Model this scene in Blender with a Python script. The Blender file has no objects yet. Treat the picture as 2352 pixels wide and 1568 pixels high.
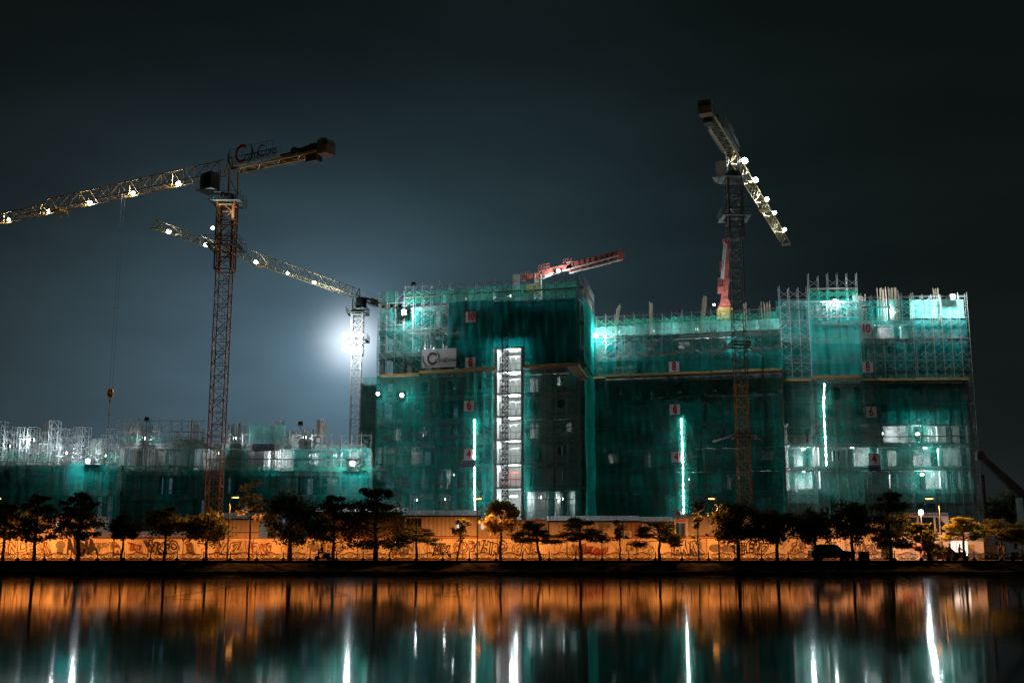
import bpy, math, random
from math import sin, cos, pi, radians, sqrt, atan2
from mathutils import Vector, Matrix
random.seed(11)
S = bpy.context.scene
COL = S.collection

# ------------------------------------------------------------------ survey
F = 2640.0; TP = 499.0 / 2640.0; HC = 1.5
PIT = math.atan(TP); CP, SP = cos(PIT), sin(PIT)
def ray(px, py):
    u, v = px - 1176.0, 784.0 - py
    return Vector((u, F * CP - v * SP, F * SP + v * CP))
def P(px, py, Y):
    d = ray(px, py); t = Y / d.y
    return Vector((d.x * t, Y, HC + d.z * t))
def PZ(px, py, z):
    d = ray(px, py); t = (z - HC) / d.z
    return Vector((d.x * t, d.y * t, z))

# ------------------------------------------------------------------ materials
def newmat(name):
    m = bpy.data.materials.new(name); m.use_nodes = True
    nt = m.node_tree; b = nt.nodes['Principled BSDF']
    return m, nt, b
def pmat(name, col, rough=0.7, metal=0.0, var=0.25, scale=1.5, stretch=(1, 1, 1), bump=0.0, spec=0.3):
    m, nt, b = newmat(name)
    tc = nt.nodes.new('ShaderNodeTexCoord'); mp = nt.nodes.new('ShaderNodeMapping')
    mp.inputs['Scale'].default_value = stretch
    nz = nt.nodes.new('ShaderNodeTexNoise'); nz.inputs['Scale'].default_value = scale
    nz.inputs['Detail'].default_value = 6
    rp = nt.nodes.new('ShaderNodeValToRGB')
    rp.color_ramp.elements[0].position = .3; rp.color_ramp.elements[1].position = .7
    rp.color_ramp.elements[0].color = tuple(c * (1 - var) for c in col) + (1,)
    rp.color_ramp.elements[1].color = tuple(min(1, c * (1 + var * .6)) for c in col) + (1,)
    L = nt.links.new
    L(tc.outputs['Object'], mp.inputs['Vector']); L(mp.outputs[0], nz.inputs['Vector'])
    L(nz.outputs[0], rp.inputs[0]); L(rp.outputs[0], b.inputs['Base Color'])
    b.inputs['Roughness'].default_value = rough; b.inputs['Metallic'].default_value = metal
    b.inputs['Specular IOR Level'].default_value = 0.0 if name.startswith('embank') else spec
    if bump:
        bp = nt.nodes.new('ShaderNodeBump'); bp.inputs['Strength'].default_value = bump
        L(nz.outputs[0], bp.inputs['Height']); L(bp.outputs[0], b.inputs['Normal'])
    return m
def emat(name, col, strength, sample='NONE'):
    m, nt, b = newmat(name)
    b.inputs['Base Color'].default_value = (.8, .8, .8, 1)
    b.inputs['Emission Color'].default_value = tuple(col) + (1,)
    b.inputs['Emission Strength'].default_value = strength
    # slight unevenness of the lamp glass
    nz = nt.nodes.new('ShaderNodeTexNoise'); nz.inputs['Scale'].default_value = 3
    nt.links.new(nz.outputs[0], b.inputs['Roughness'])
    m.cycles.emission_sampling = sample
    return m
def netmat(name, col, dens, var=.22, tl=.55, seed=0):
    m, nt, b = newmat(name); nt.nodes.remove(b)
    out = nt.nodes['Material Output']; L = nt.links.new
    tc = nt.nodes.new('ShaderNodeTexCoord')
    def noise(sc, s, det=4):
        mp = nt.nodes.new('ShaderNodeMapping'); mp.inputs['Scale'].default_value = sc
        mp.inputs['Location'].default_value = (seed * 7.3, seed * 3.1, seed)
        n = nt.nodes.new('ShaderNodeTexNoise'); n.inputs['Scale'].default_value = s; n.inputs['Detail'].default_value = det
        L(tc.outputs['Object'], mp.inputs[0]); L(mp.outputs[0], n.inputs['Vector']); return n
    n1 = noise((3.2, 1.5, .18), 1.0); n2 = noise((.25, .25, .5), 1.0, 3); n3 = noise((.15, .15, 2.6), 1.0, 2)
    def mth(op, a, bb, clamp=False):
        x = nt.nodes.new('ShaderNodeMath'); x.operation = op; x.use_clamp = clamp
        for i, q in enumerate((a, bb)):
            if isinstance(q, (int, float)): x.inputs[i].default_value = q
            else: L(q, x.inputs[i])
        return x.outputs[0]
    s = mth('ADD', mth('ADD', n1.outputs[0], mth('MULTIPLY', n2.outputs[0], 1.3)), mth('MULTIPLY', n3.outputs[0], .8))
    s = mth('SUBTRACT', s, 1.55)
    br = nt.nodes.new('ShaderNodeTexBrick'); br.offset = .5; br.inputs['Scale'].default_value = 1; br.inputs['Brick Width'].default_value = 2.9; br.inputs['Row Height'].default_value = 3.4
    br.inputs['Mortar Size'].default_value = .06; br.inputs['Mortar Smooth'].default_value = .2
    br.inputs['Color1'].default_value = (0, 0, 0, 1); br.inputs['Color2'].default_value = (.55, .55, .55, 1); br.inputs['Mortar'].default_value = (1, 1, 1, 1)
    sp = nt.nodes.new('ShaderNodeSeparateXYZ'); cb_ = nt.nodes.new('ShaderNodeCombineXYZ')
    L(tc.outputs['Object'], sp.inputs[0]); L(sp.outputs[0], cb_.inputs[0]); L(sp.outputs[2], cb_.inputs[1]); L(cb_.outputs[0], br.inputs['Vector'])
    oi = nt.nodes.new('ShaderNodeObjectInfo')
    s = mth('ADD', s, mth('MULTIPLY', mth('SUBTRACT', oi.outputs['Random'], .5), .35))
    s = mth('ADD', s, mth('MULTIPLY', br.outputs[0], .45))
    d = mth('ADD', mth('MULTIPLY', s, var * 1.6), dens, True)
    cr = nt.nodes.new('ShaderNodeMixRGB'); L(mth('ADD', mth('MULTIPLY', s, .9), .5, True), cr.inputs[0])
    cr.inputs[1].default_value = tuple(c * .65 for c in col) + (1,); cr.inputs[2].default_value = tuple(min(1, c * 1.25) for c in col) + (1,)
    di = nt.nodes.new('ShaderNodeBsdfDiffuse'); tr = nt.nodes.new('ShaderNodeBsdfTranslucent'); tp = nt.nodes.new('ShaderNodeBsdfTransparent')
    L(cr.outputs[0], di.inputs[0]); L(cr.outputs[0], tr.inputs[0])
    m1 = nt.nodes.new('ShaderNodeMixShader'); m1.inputs[0].default_value = tl
    L(di.outputs[0], m1.inputs[1]); L(tr.outputs[0], m1.inputs[2])
    m2 = nt.nodes.new('ShaderNodeMixShader'); L(d, m2.inputs[0]); L(tp.outputs[0], m2.inputs[1]); L(m1.outputs[0], m2.inputs[2])
    L(m2.outputs[0], out.inputs['Surface'])
    return m

M = {}
M['concrete'] = pmat('raw_concrete', (.36, .36, .34), .9, var=.35, scale=.7, bump=.2)
M['concrete_dark'] = pmat('stained_concrete', (.2, .2, .19), .9, var=.4, scale=.5, bump=.2)
M['formwork'] = pmat('formwork_steel', (.30, .30, .29), .6, var=.4, scale=2)
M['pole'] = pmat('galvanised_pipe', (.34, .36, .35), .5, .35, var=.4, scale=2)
M['pole_dark'] = pmat('weathered_shaded_pipe', (.20, .19, .17), .7, .2, var=.4, scale=2)  # weathered steel; also painted shade on the right crane's upper mast
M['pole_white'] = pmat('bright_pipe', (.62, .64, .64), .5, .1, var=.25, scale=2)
M['deck'] = pmat('scaffold_deck', (.22, .18, .13), .9, var=.3)
M['rebar'] = pmat('rusty_rebar', (.62, .47, .36), .8, .1, var=.3, scale=3)
M['crane_yellow'] = pmat('crane_paint', (.62, .32, .08), .5, .1, var=.3, scale=.8)
M['crane_pale'] = pmat('pale_crane_paint', (.60, .45, .22), .5, .1, var=.3, scale=.8)
M['crane_rust'] = pmat('mast_paint', (.58, .23, .07), .6, .1, var=.4, scale=.8)
M['crane_dark'] = pmat('dark_crane_steel', (.07, .075, .07), .6, .3, var=.3)
M['cat_steel'] = pmat('catwalk_steel', (.20, .23, .22), .5, .3, var=.3)
M['ballast'] = pmat('ballast_concrete', (.30, .19, .12), .8, var=.25)
M['boom_red'] = pmat('boom_red_paint', (.55, .14, .11), .6, var=.5, scale=1.6)
M['boom_white'] = pmat('boom_pipe_paint', (.75, .72, .68), .5, var=.15)
M['boom_yellow'] = pmat('boom_pedestal_paint', (.46, .30, .09), .5, var=.2)
M['board_yellow'] = pmat('yellow_edge_board', (.60, .42, .14), .7, var=.25, scale=3)
def boardmat():
    m, nt, b = newmat('printed_yellow_board'); L = nt.links.new
    tc = nt.nodes.new('ShaderNodeTexCoord'); mp = nt.nodes.new('ShaderNodeMapping'); mp.inputs['Scale'].default_value = (1, 1, 1)
    br = nt.nodes.new('ShaderNodeTexBrick'); br.inputs['Scale'].default_value = 1.0; br.inputs['Brick Width'].default_value = .9; br.inputs['Row Height'].default_value = .17
    br.inputs['Mortar Size'].default_value = .02; br.inputs['Color1'].default_value = (.62, .44, .15, 1); br.inputs['Color2'].default_value = (.22, .14, .05, 1); br.inputs['Mortar'].default_value = (.62, .46, .17, 1)
    sx = nt.nodes.new('ShaderNodeSeparateXYZ'); cx = nt.nodes.new('ShaderNodeCombineXYZ')
    L(tc.outputs['Object'], sx.inputs[0]); L(sx.outputs[0], cx.inputs[0]); L(sx.outputs[2], cx.inputs[1]); L(cx.outputs[0], br.inputs['Vector'])
    L(br.outputs[0], b.inputs['Base Color']); b.inputs['Roughness'].default_value = .7
    return m
M['board_print'] = boardmat()
M['sign_white'] = pmat('white_sheet_sign', (.66, .62, .64), .6, var=.12, scale=1.2, bump=.15)
M['sign_red'] = pmat('red_numerals', (.45, .02, .02), .6, var=.15)
M['sign_maroon'] = pmat('maroon_print', (.12, .03, .05), .6, var=.15)
M['sign_green'] = pmat('green_print', (.01, .22, .10), .6, var=.15)
M['sign_blue'] = pmat('blue_banner', (.02, .04, .16), .6, var=.15)
M['ink'] = pmat('black_ink', (.015, .015, .018), .7, var=.2)
M['spray_black'] = pmat('black_spray', (.035, .022, .016), .8, var=.3)
M['spray_brown'] = pmat('brown_spray', (.22, .11, .06), .8, var=.3)
M['spray_red'] = pmat('red_spray', (.32, .06, .05), .8, var=.3)
M['spray_grey'] = pmat('grey_spray', (.20, .17, .16), .8, var=.3)
M['hoarding'] = pmat('cream_corrugated_sheet', (.66, .55, .41), .6, .05, var=.38, scale=.5, stretch=(1, 1, .35))
M['shed'] = pmat('cream_shed_sheet', (.74, .60, .46), .6, .05, var=.2, scale=.4, stretch=(1, 1, .4))
M['shed_brown'] = pmat('brown_container', (.36, .22, .14), .6, .1, var=.2, scale=.5)
M['roof_grey'] = pmat('grey_roof_sheet', (.48, .44, .42), .6, .2, var=.25, scale=.6)
M['trim_red'] = pmat('dark_red_trim', (.30, .05, .03), .6, var=.2)
M['dark'] = pmat('dark_opening', (.02, .02, .02), .9, var=.2)
M['asphalt'] = pmat('asphalt', (.16, .15, .14), .8, var=.25, scale=.8)
M['paving'] = pmat('promenade_paving', (.30, .28, .25), .8, var=.25, scale=1.5)
M['kerb'] = pmat('kerb_stone', (.45, .43, .40), .8, var=.2)
M['ground'] = pmat('site_ground', (.12, .11, .09), .95, var=.3, scale=.2)
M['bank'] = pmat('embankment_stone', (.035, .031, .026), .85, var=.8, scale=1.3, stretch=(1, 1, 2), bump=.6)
M['iron'] = pmat('black_cast_iron', (.014, .014, .013), .6, .3, var=.3)
M['bark'] = pmat('bark', (.045, .033, .022), .95, var=.4, scale=4)
M['lampsteel'] = pmat('lamp_post_paint', (.05, .05, .05), .5, .3, var=.3)
M['car_dark'] = pmat('black_car_paint', (.01, .01, .012), .25, .2, var=.1, spec=.5)
M['car_silver'] = pmat('silver_car_paint', (.35, .34, .33), .3, .5, var=.1, spec=.5)
M['glass_dark'] = pmat('dark_window_glass', (.015, .018, .02), .08, var=.1, spec=.6)
M['rubber'] = pmat('tyre_rubber', (.012, .012, .012), .9, var=.2)
M['cloth_dark'] = pmat('dark_clothing', (.02, .02, .024), .9, var=.3)
M['cloth_brown'] = pmat('brown_clothing', (.07, .045, .03), .9, var=.3)
M['skin'] = pmat('skin', (.30, .17, .11), .7, var=.1)
M['ac_white'] = pmat('air_conditioner_casing', (.62, .58, .52), .6, var=.12)
M['bamboo'] = pmat('weathered_bamboo', (.12, .09, .05), .8, var=.3)
M['wire'] = pmat('steel_rope', (.12, .12, .12), .6, .4, var=.2)
M['lens'] = emat('flood_lens', (.90, .97, 1.0), 35)
M['lens_warm'] = emat('sodium_lens', (1.0, .36, .07), 7)
M['tube'] = emat('tube_light_glass', (.82, 1.0, .95), 30, 'AUTO')
M['tail'] = emat('tail_lamp_lens', (1, .06, .02), 6)
M['head'] = emat('head_lamp_lens', (1, .95, .85), 30)
M['litwin'] = emat('lit_window_glass', (.75, .95, .9), .8)
def leafmat(name, col, tl=.35):
    m, nt, b = newmat(name); nt.nodes.remove(b); L = nt.links.new
    ob = nt.nodes.new('ShaderNodeTexCoord'); nz = nt.nodes.new('ShaderNodeTexNoise'); nz.inputs['Scale'].default_value = 1.3
    L(ob.outputs['Object'], nz.inputs['Vector'])
    rp = nt.nodes.new('ShaderNodeValToRGB'); rp.color_ramp.elements[0].position = .35; rp.color_ramp.elements[1].position = .65
    rp.color_ramp.elements[0].color = tuple(c * .5 for c in col) + (1,); rp.color_ramp.elements[1].color = tuple(c * 1.4 for c in col) + (1,)
    L(nz.outputs[0], rp.inputs[0])
    di = nt.nodes.new('ShaderNodeBsdfDiffuse'); tr = nt.nodes.new('ShaderNodeBsdfTranslucent')
    L(rp.outputs[0], di.inputs[0]); L(rp.outputs[0], tr.inputs[0])
    mx = nt.nodes.new('ShaderNodeMixShader'); mx.inputs[0].default_value = tl
    L(di.outputs[0], mx.inputs[1]); L(tr.outputs[0], mx.inputs[2]); L(mx.outputs[0], nt.nodes['Material Output'].inputs['Surface'])
    return m
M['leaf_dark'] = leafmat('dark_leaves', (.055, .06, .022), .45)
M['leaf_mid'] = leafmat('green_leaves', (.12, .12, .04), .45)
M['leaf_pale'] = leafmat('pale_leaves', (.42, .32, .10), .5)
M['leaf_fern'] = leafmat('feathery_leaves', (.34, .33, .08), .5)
TEAL = (.025, .46, .40); GREEN = (.03, .42, .27); AQUA = (.12, .62, .58)
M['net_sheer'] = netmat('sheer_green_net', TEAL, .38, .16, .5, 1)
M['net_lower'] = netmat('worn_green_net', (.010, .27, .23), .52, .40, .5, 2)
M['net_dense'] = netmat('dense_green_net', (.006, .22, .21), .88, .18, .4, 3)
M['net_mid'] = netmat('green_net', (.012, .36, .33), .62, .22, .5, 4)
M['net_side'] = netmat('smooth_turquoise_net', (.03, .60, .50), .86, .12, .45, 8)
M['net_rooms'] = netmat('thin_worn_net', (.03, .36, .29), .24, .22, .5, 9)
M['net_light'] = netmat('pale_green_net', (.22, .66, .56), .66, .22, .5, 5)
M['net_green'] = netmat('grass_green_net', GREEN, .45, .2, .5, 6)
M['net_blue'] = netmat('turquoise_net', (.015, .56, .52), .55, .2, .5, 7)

# ------------------------------------------------------------------ mesh builder
def wloc(o):
    v = Vector((0, 0, 0))
    while o is not None: v = v + o.location; o = o.parent
    return v
class MB:
    def __init__(s, mat=None): s.v = []; s.f = []; s.m = mat
    def T(s, p):
        p = Vector(p); return s.m @ p if s.m is not None else p
    def add(s, vs, fs):
        n = len(s.v); s.v += [s.T(p) for p in vs]; s.f += [tuple(i + n for i in f) for f in fs]
    def box(s, a, b):
        x0, y0, z0 = a; x1, y1, z1 = b
        s.add([(x0, y0, z0), (x1, y0, z0), (x1, y1, z0), (x0, y1, z0), (x0, y0, z1), (x1, y0, z1), (x1, y1, z1), (x0, y1, z1)],
              [(0, 3, 2, 1), (4, 5, 6, 7), (0, 1, 5, 4), (1, 2, 6, 5), (2, 3, 7, 6), (3, 0, 4, 7)])
    def tube(s, a, b, r, n=4, r2=None):
        a = Vector(a); b = Vector(b); d = b - a
        if d.length < 1e-6: return
        d.normalize(); u = d.cross(Vector((0, 0, 1)))
        if u.length < .05: u = d.cross(Vector((1, 0, 0)))
        u.normalize(); w = d.cross(u); r2 = r if r2 is None else r2
        vs = [a + (u * cos(2 * pi * (i + .5) / n) + w * sin(2 * pi * (i + .5) / n)) * r for i in range(n)]
        vs += [b + (u * cos(2 * pi * (i + .5) / n) + w * sin(2 * pi * (i + .5) / n)) * r2 for i in range(n)]
        fs = [(i, (i + 1) % n, n + (i + 1) % n, n + i) for i in range(n)] + [tuple(range(n))[::-1], tuple(range(n, 2 * n))]
        s.add(vs, fs)
    def path(s, pts, r, n=4):
        for a, b in zip(pts, pts[1:]): s.tube(a, b, r, n)
    def prism(s, poly, ax, lo, hi):
        # poly: list of 2D points; ax: axis of extrusion 0/1/2
        def mk(p, t):
            q = list(p); q.insert(ax, t); return tuple(q)
        n = len(poly)
        vs = [mk(p, lo) for p in poly] + [mk(p, hi) for p in poly]
        s.add(vs, [tuple(range(n))[::-1], tuple(range(n, 2 * n))] + [(i, (i + 1) % n, n + (i + 1) % n, n + i) for i in range(n)])
    def build(s, name, mat, parent=None, smooth=False):
        me = bpy.data.meshes.new(name); off = wloc(parent)
        me.from_pydata([tuple(v - off) for v in s.v], [], s.f); me.update()
        me.materials.append(M[mat] if isinstance(mat, str) else mat)
        if smooth:
            for p in me.polygons: p.use_smooth = True
        o = bpy.data.objects.new(name, me); COL.objects.link(o); o.parent = parent
        return o
def tag(o, label=None, cat=None, group=None, kind=None):
    if label: o['label'] = label
    if cat: o['category'] = cat
    if group: o['group'] = group
    if kind: o['kind'] = kind
    return o
def thing(name, loc, label, cat, group=None, kind=None):
    o = bpy.data.objects.new(name, None); COL.objects.link(o); o.location = loc
    o.empty_display_size = .5
    return tag(o, label, cat, group, kind)
def copy_tree(o, parent=None):
    c = o.copy(); COL.objects.link(c); c.parent = parent
    for ch in list(o.children): copy_tree(ch, c)
    return c
def instance(o, parent, offset):
    c = o.copy(); COL.objects.link(c); c.parent = parent; c.location = Vector(offset); return c
COOL = (.80, .95, 1.0); SOD = (1.0, .34, .070)
def plight(loc, power, col=COOL, rad=.25, parent=None, name='lamp_light'):
    d = bpy.data.lights.new(name, 'POINT'); d.energy = power; d.color = col; d.shadow_soft_size = rad
    o = bpy.data.objects.new(name, d); COL.objects.link(o); o.parent = parent
    o.location = Vector(loc) - wloc(parent); return o
def slight(loc, aim, power, angle=110, col=COOL, rad=.25, parent=None):
    d = bpy.data.lights.new('lamp_light', 'SPOT'); d.energy = power; d.color = col; d.shadow_soft_size = rad
    d.spot_size = radians(angle); d.spot_blend = .25
    o = bpy.data.objects.new('lamp_light', d); COL.objects.link(o); o.parent = parent
    o.location = Vector(loc) - wloc(parent)
    o.rotation_euler = (Vector(aim)).to_track_quat('-Z', 'Y').to_euler(); return o

# ------------------------------------------------------------------ camera, world
cam = bpy.data.cameras.new('camera'); co = bpy.data.objects.new('camera', cam); COL.objects.link(co)
cam.sensor_width = 36; cam.lens = F / 2352 * 36; cam.clip_end = 6000; cam.clip_start = .1
co.location = (0, 0, HC); co.rotation_euler = (pi / 2 + PIT, 0, 0)
S.camera = co
W = bpy.data.worlds.new('World'); S.world = W; W.use_nodes = True
nt = W.node_tree; L = nt.links.new; bg = nt.nodes['Background']
tc = nt.nodes.new('ShaderNodeTexCoord')
def dotn(d):
    n = nt.nodes.new('ShaderNodeVectorMath'); n.operation = 'DOT_PRODUCT'; n.inputs[1].default_value = d
    L(tc.outputs['Generated'], n.inputs[0]); return n.outputs['Value']
def wm(op, a, b=0.0, clamp=False):
    x = nt.nodes.new('ShaderNodeMath'); x.operation = op; x.use_clamp = clamp
    for i, q in enumerate((a, b)):
        if isinstance(q, (int, float)): x.inputs[i].default_value = q
        else: L(q, x.inputs[i])
    return x.outputs[0]
def lobe(px, py, sig, amp):
    d = ray(px, py).normalized(); k = 1.0 / radians(sig) ** 2
    e = wm('EXPONENT', wm('MULTIPLY', wm('SUBTRACT', dotn(d), 1.0), k))
    return scaled(e, amp)
def scaled(val, amp):
    c = nt.nodes.new('ShaderNodeVectorMath'); c.operation = 'SCALE'; c.inputs[0].default_value = amp
    L(val, c.inputs['Scale']); return c.outputs[0]
def vadd(a, b):
    c = nt.nodes.new('ShaderNodeVectorMath'); c.operation = 'ADD'; L(a, c.inputs[0]); L(b, c.inputs[1]); return c.outputs[0]
el = wm('MAXIMUM', dotn((0, 0, 1)), 0.0)
basee = wm('EXPONENT', wm('MULTIPLY', el, -9.0))
acc = scaled(basee, (.010, .010, .011))
acc = vadd(acc, scaled(wm('ADD', 0.0, 1.0), (.0034, .0056, .0052)))
SKYG = [(1120, 900, 9.0, (.013, .030, .037)), (690, 1000, 7.4, (.050, .092, .126)), (120, 1040, 7.0, (.016, .026, .031)), (810, 830, 2.2, (.07, .12, .16)),
        (810, 785, .9, (.75, .82, .90))]  # lobes paint the floodlit haze and the lamp bank's halo into the sky
for a in SKYG: acc = vadd(acc, lobe(*a))
# thin cloud texture in the painted haze glow
nz = nt.nodes.new('ShaderNodeTexNoise'); nz.inputs['Scale'].default_value = 3.2; nz.inputs['Detail'].default_value = 7
mpn = nt.nodes.new('ShaderNodeMapping'); mpn.inputs['Scale'].default_value = (1, 1, 3.5); L(tc.outputs['Generated'], mpn.inputs[0]); L(mpn.outputs[0], nz.inputs['Vector'])
vs = nt.nodes.new('ShaderNodeVectorMath'); vs.operation = 'SCALE'; L(acc, vs.inputs[0])
L(wm('ADD', wm('MULTIPLY', nz.outputs[0], 1.1), .45), vs.inputs['Scale'])
acc = vs.outputs[0]
# added fill: sky behind the camera brightened as city glow to light the facades
rear_fill = wm('MULTIPLY', wm('MAXIMUM', wm('MULTIPLY', dotn((0, -1, 0)), 1.0), 0.0), 1.0)
acc = vadd(acc, scaled(rear_fill, (.007, .011, .011)))
sky = nt.nodes.new('ShaderNodeTexSky'); sky.sky_type = 'NISHITA'; sky.sun_disc = False
sky.sun_elevation = radians(-8); sky.sun_rotation = radians(200)
sk = nt.nodes.new('ShaderNodeVectorMath'); sk.operation = 'SCALE'; L(sky.outputs[0], sk.inputs[0]); sk.inputs['Scale'].default_value = .004
acc = vadd(acc, sk.outputs[0])
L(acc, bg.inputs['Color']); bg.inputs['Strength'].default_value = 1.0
S.view_settings.view_transform = 'Standard'; S.view_settings.look = 'None'; S.view_settings.exposure = 0
S.render.engine = 'CYCLES'
cy = S.cycles
cy.use_denoising = True; cy.transparent_max_bounces = 24; cy.max_bounces = 5; cy.diffuse_bounces = 2; cy.glossy_bounces = 3
cy.transmission_bounces = 4; cy.sample_clamp_indirect = 4; cy.use_light_tree = True; cy.caustics_reflective = False
cy.adaptive_threshold = .01

# ------------------------------------------------------------------ setting
G = 1.24       # street level above the lake
def sheet(name, x0, x1, y0, y1, z, mat, n=1):
    b = MB(); b.add([(x0, y0, z), (x1, y0, z), (x1, y1, z), (x0, y1, z)], [(0, 1, 2, 3)])
    return tag(b.build(name, mat), kind='structure')
# lake
wmat, wnt, wb = newmat('lake_water')
wb.inputs['Base Color'].default_value = (.004, .006, .006, 1); wb.inputs['Roughness'].default_value = .058
wb.inputs['IOR'].default_value = 1.33; wb.inputs['Specular IOR Level'].default_value = .5
wtc = wnt.nodes.new('ShaderNodeTexCoord'); wmp = wnt.nodes.new('ShaderNodeMapping'); wmp.inputs['Scale'].default_value = (.9, .12, 1)
wn = wnt.nodes.new('ShaderNodeTexNoise'); wn.inputs['Scale'].default_value = 1.0; wn.inputs['Detail'].default_value = 6
wbp = wnt.nodes.new('ShaderNodeBump'); wbp.inputs['Strength'].default_value = .07; wbp.inputs['Distance'].default_value = .02
wnt.links.new(wtc.outputs['Object'], wmp.inputs[0]); wnt.links.new(wmp.outputs[0], wn.inputs['Vector'])
wnt.links.new(wn.outputs[0], wbp.inputs['Height']); wnt.links.new(wbp.outputs[0], wb.inputs['Normal'])
b = MB(); b.add([(-900, -300, 0), (900, -300, 0), (900, 112, 0), (-900, 112, 0)], [(0, 1, 2, 3)])
tag(b.build('lake_water', wmat), kind='structure')
# embankment with rough stone courses
b = MB(); nx = 260
rows = [(109.5, -.4), (110.0, .05), (110.3, .34), (113.3, .40), (113.6, .46), (117.3, 1.12), (117.35, G + .1), (117.9, G + .1)]
for r, (yy, zz) in enumerate(rows):
    for i in range(nx + 1):
        b.v.append(Vector((-90 + 180 * i / nx, yy + random.uniform(-.08, .08), zz + (random.uniform(-.04, .04) if 0 < r < 6 else 0))))
for r in range(len(rows) - 1):
    for i in range(nx):
        a = r * (nx + 1) + i; b.f.append((a, a + 1, a + nx + 2, a + nx + 1))
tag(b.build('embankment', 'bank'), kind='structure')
sheet('ground', -1500, 1500, 117.6, 5000, G - .02, 'ground')
sheet('pavement', -300, 300, 117.9, 122.5, G + .10, 'paving')
b = MB(); b.box((-300, 122.5, G - .02), (300, 122.75, G + .13)); tag(b.build('kerb', 'kerb'), kind='structure')
sheet('road', -300, 300, 122.75, 132.6, G, 'asphalt')
b = MB(); b.box((-300, 132.6, G - .02), (300, 132.8, G + .13)); tag(b.build('kerb', 'kerb'), kind='structure')
sheet('pavement', -300, 300, 132.8, 133.9, G + .10, 'paving')
b = MB()
for i in range(60): b.box((-150 + 5 * i, 127.6, G + .004), (-148 + 5 * i, 127.75, G + .008))
tag(b.build('lane_marking', 'kerb'), kind='structure')

# ------------------------------------------------------------------ low stone parapet base and ornamental railing
RY = 118.2; RZ = G + .10
pitch_r = 61.0 / (2685.0) * RY
x_first = P(40.3, 1285, RY).x
rail = thing('lake_railing', (0, RY, RZ), 'black cast iron lotus railing along the lake promenade', 'railing')
def arc(cx, cz, rx, rz, a0, a1, n=8):
    return [(cx + rx * cos(radians(a0 + (a1 - a0) * i / n)), 0, cz + rz * sin(radians(a0 + (a1 - a0) * i / n))) for i in range(n + 1)]
hw = pitch_r / 2
pm = MB(); r1 = .034
top = [(-hw + .1, 0, .62), (-hw * .72, 0, .60), (-hw * .45, 0, .66), (-.22, 0, .80), (0, 0, .83), (.22, 0, .80), (hw * .45, 0, .66), (hw * .72, 0, .60), (hw - .1, 0, .62)]
pm.path(top, .042)
pm.path(arc(0, .55, .27, .25, 0, 360, 14), .028); pm.path(arc(0, .55, .18, .17, 0, 360, 12), .02)
for s in (-1, 1):
    pm.path([(0, 0, .56), (s * .11, 0, .68)], .022); pm.path([(0, 0, .56), (s * .11, 0, .42)], .022)
    pm.path([(s * .26, 0, .6), (s * .45, 0, .57), (s * .62, 0, .48), (s * .66, 0, .36), (s * .5, 0, .3)], r1)
    pm.path([(s * .3, 0, .7), (s * .62, 0, .63), (s * .82, 0, .5), (s * .74, 0, .35), (s * .5, 0, .27), (s * .24, 0, .28)], r1)
    pm.path([(s * .45, 0, .66), (s * .9, 0, .58), (s * 1.02, 0, .42), (s * .85, 0, .27), (s * .5, 0, .2), (0, 0, .25)], r1)
    pm.path([(s * (hw - .1), 0, .5), (s * 1.05, 0, .42), (s * .8, 0, .2), (s * .4, 0, .12), (0, 0, .12)], r1)
    pm.path([(s * (hw - .12), 0, .14), (s * .8, 0, .08), (s * .3, 0, .16)], r1)
pm.path(arc(0, .12, .075, .075, 0, 360, 8), .02)
pm.v = [v + Vector((0, RY, RZ)) for v in pm.v]
post = MB()
post.box((-.17, -.17, 0), (.17, .17, .16)); post.add([(-.13, -.13, .16), (.13, -.13, .16), (.13, .13, .16), (-.13, .13, .16), (-.06, -.06, .34), (.06, -.06, .34), (.06, .06, .34), (-.06, .06, .34)], [(0, 1, 5, 4), (1, 2, 6, 5), (2, 3, 7, 6), (3, 0, 4, 7), (4, 5, 6, 7)])
post.tube((0, 0, .34), (0, 0, .74), .055, 6); post.tube((0, 0, .74), (0, 0, .78), .09, 6); post.tube((0, 0, .78), (0, 0, .95), .05, 6, .008)
post.v = [v + Vector((0, RY, RZ)) for v in post.v]
pp = pm.build('railing_panel', 'iron', rail); po = post.build('post', 'iron', rail)
for k in range(-3, 40):
    xx = x_first + k * pitch_r
    if k == -3: po.location.x = xx; pp.location.x = xx + hw
    else:
        c = po.copy(); COL.objects.link(c); c.parent = rail; c.location = (xx, 0, 0)
        c = pp.copy(); COL.objects.link(c); c.parent = rail; c.location = (xx + hw, 0, 0)
b = MB(); b.box((-90, 117.85, G + .0), (90, 118.5, G + .12)); tag(b.build('railing_plinth', 'bank'), kind='structure')

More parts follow.
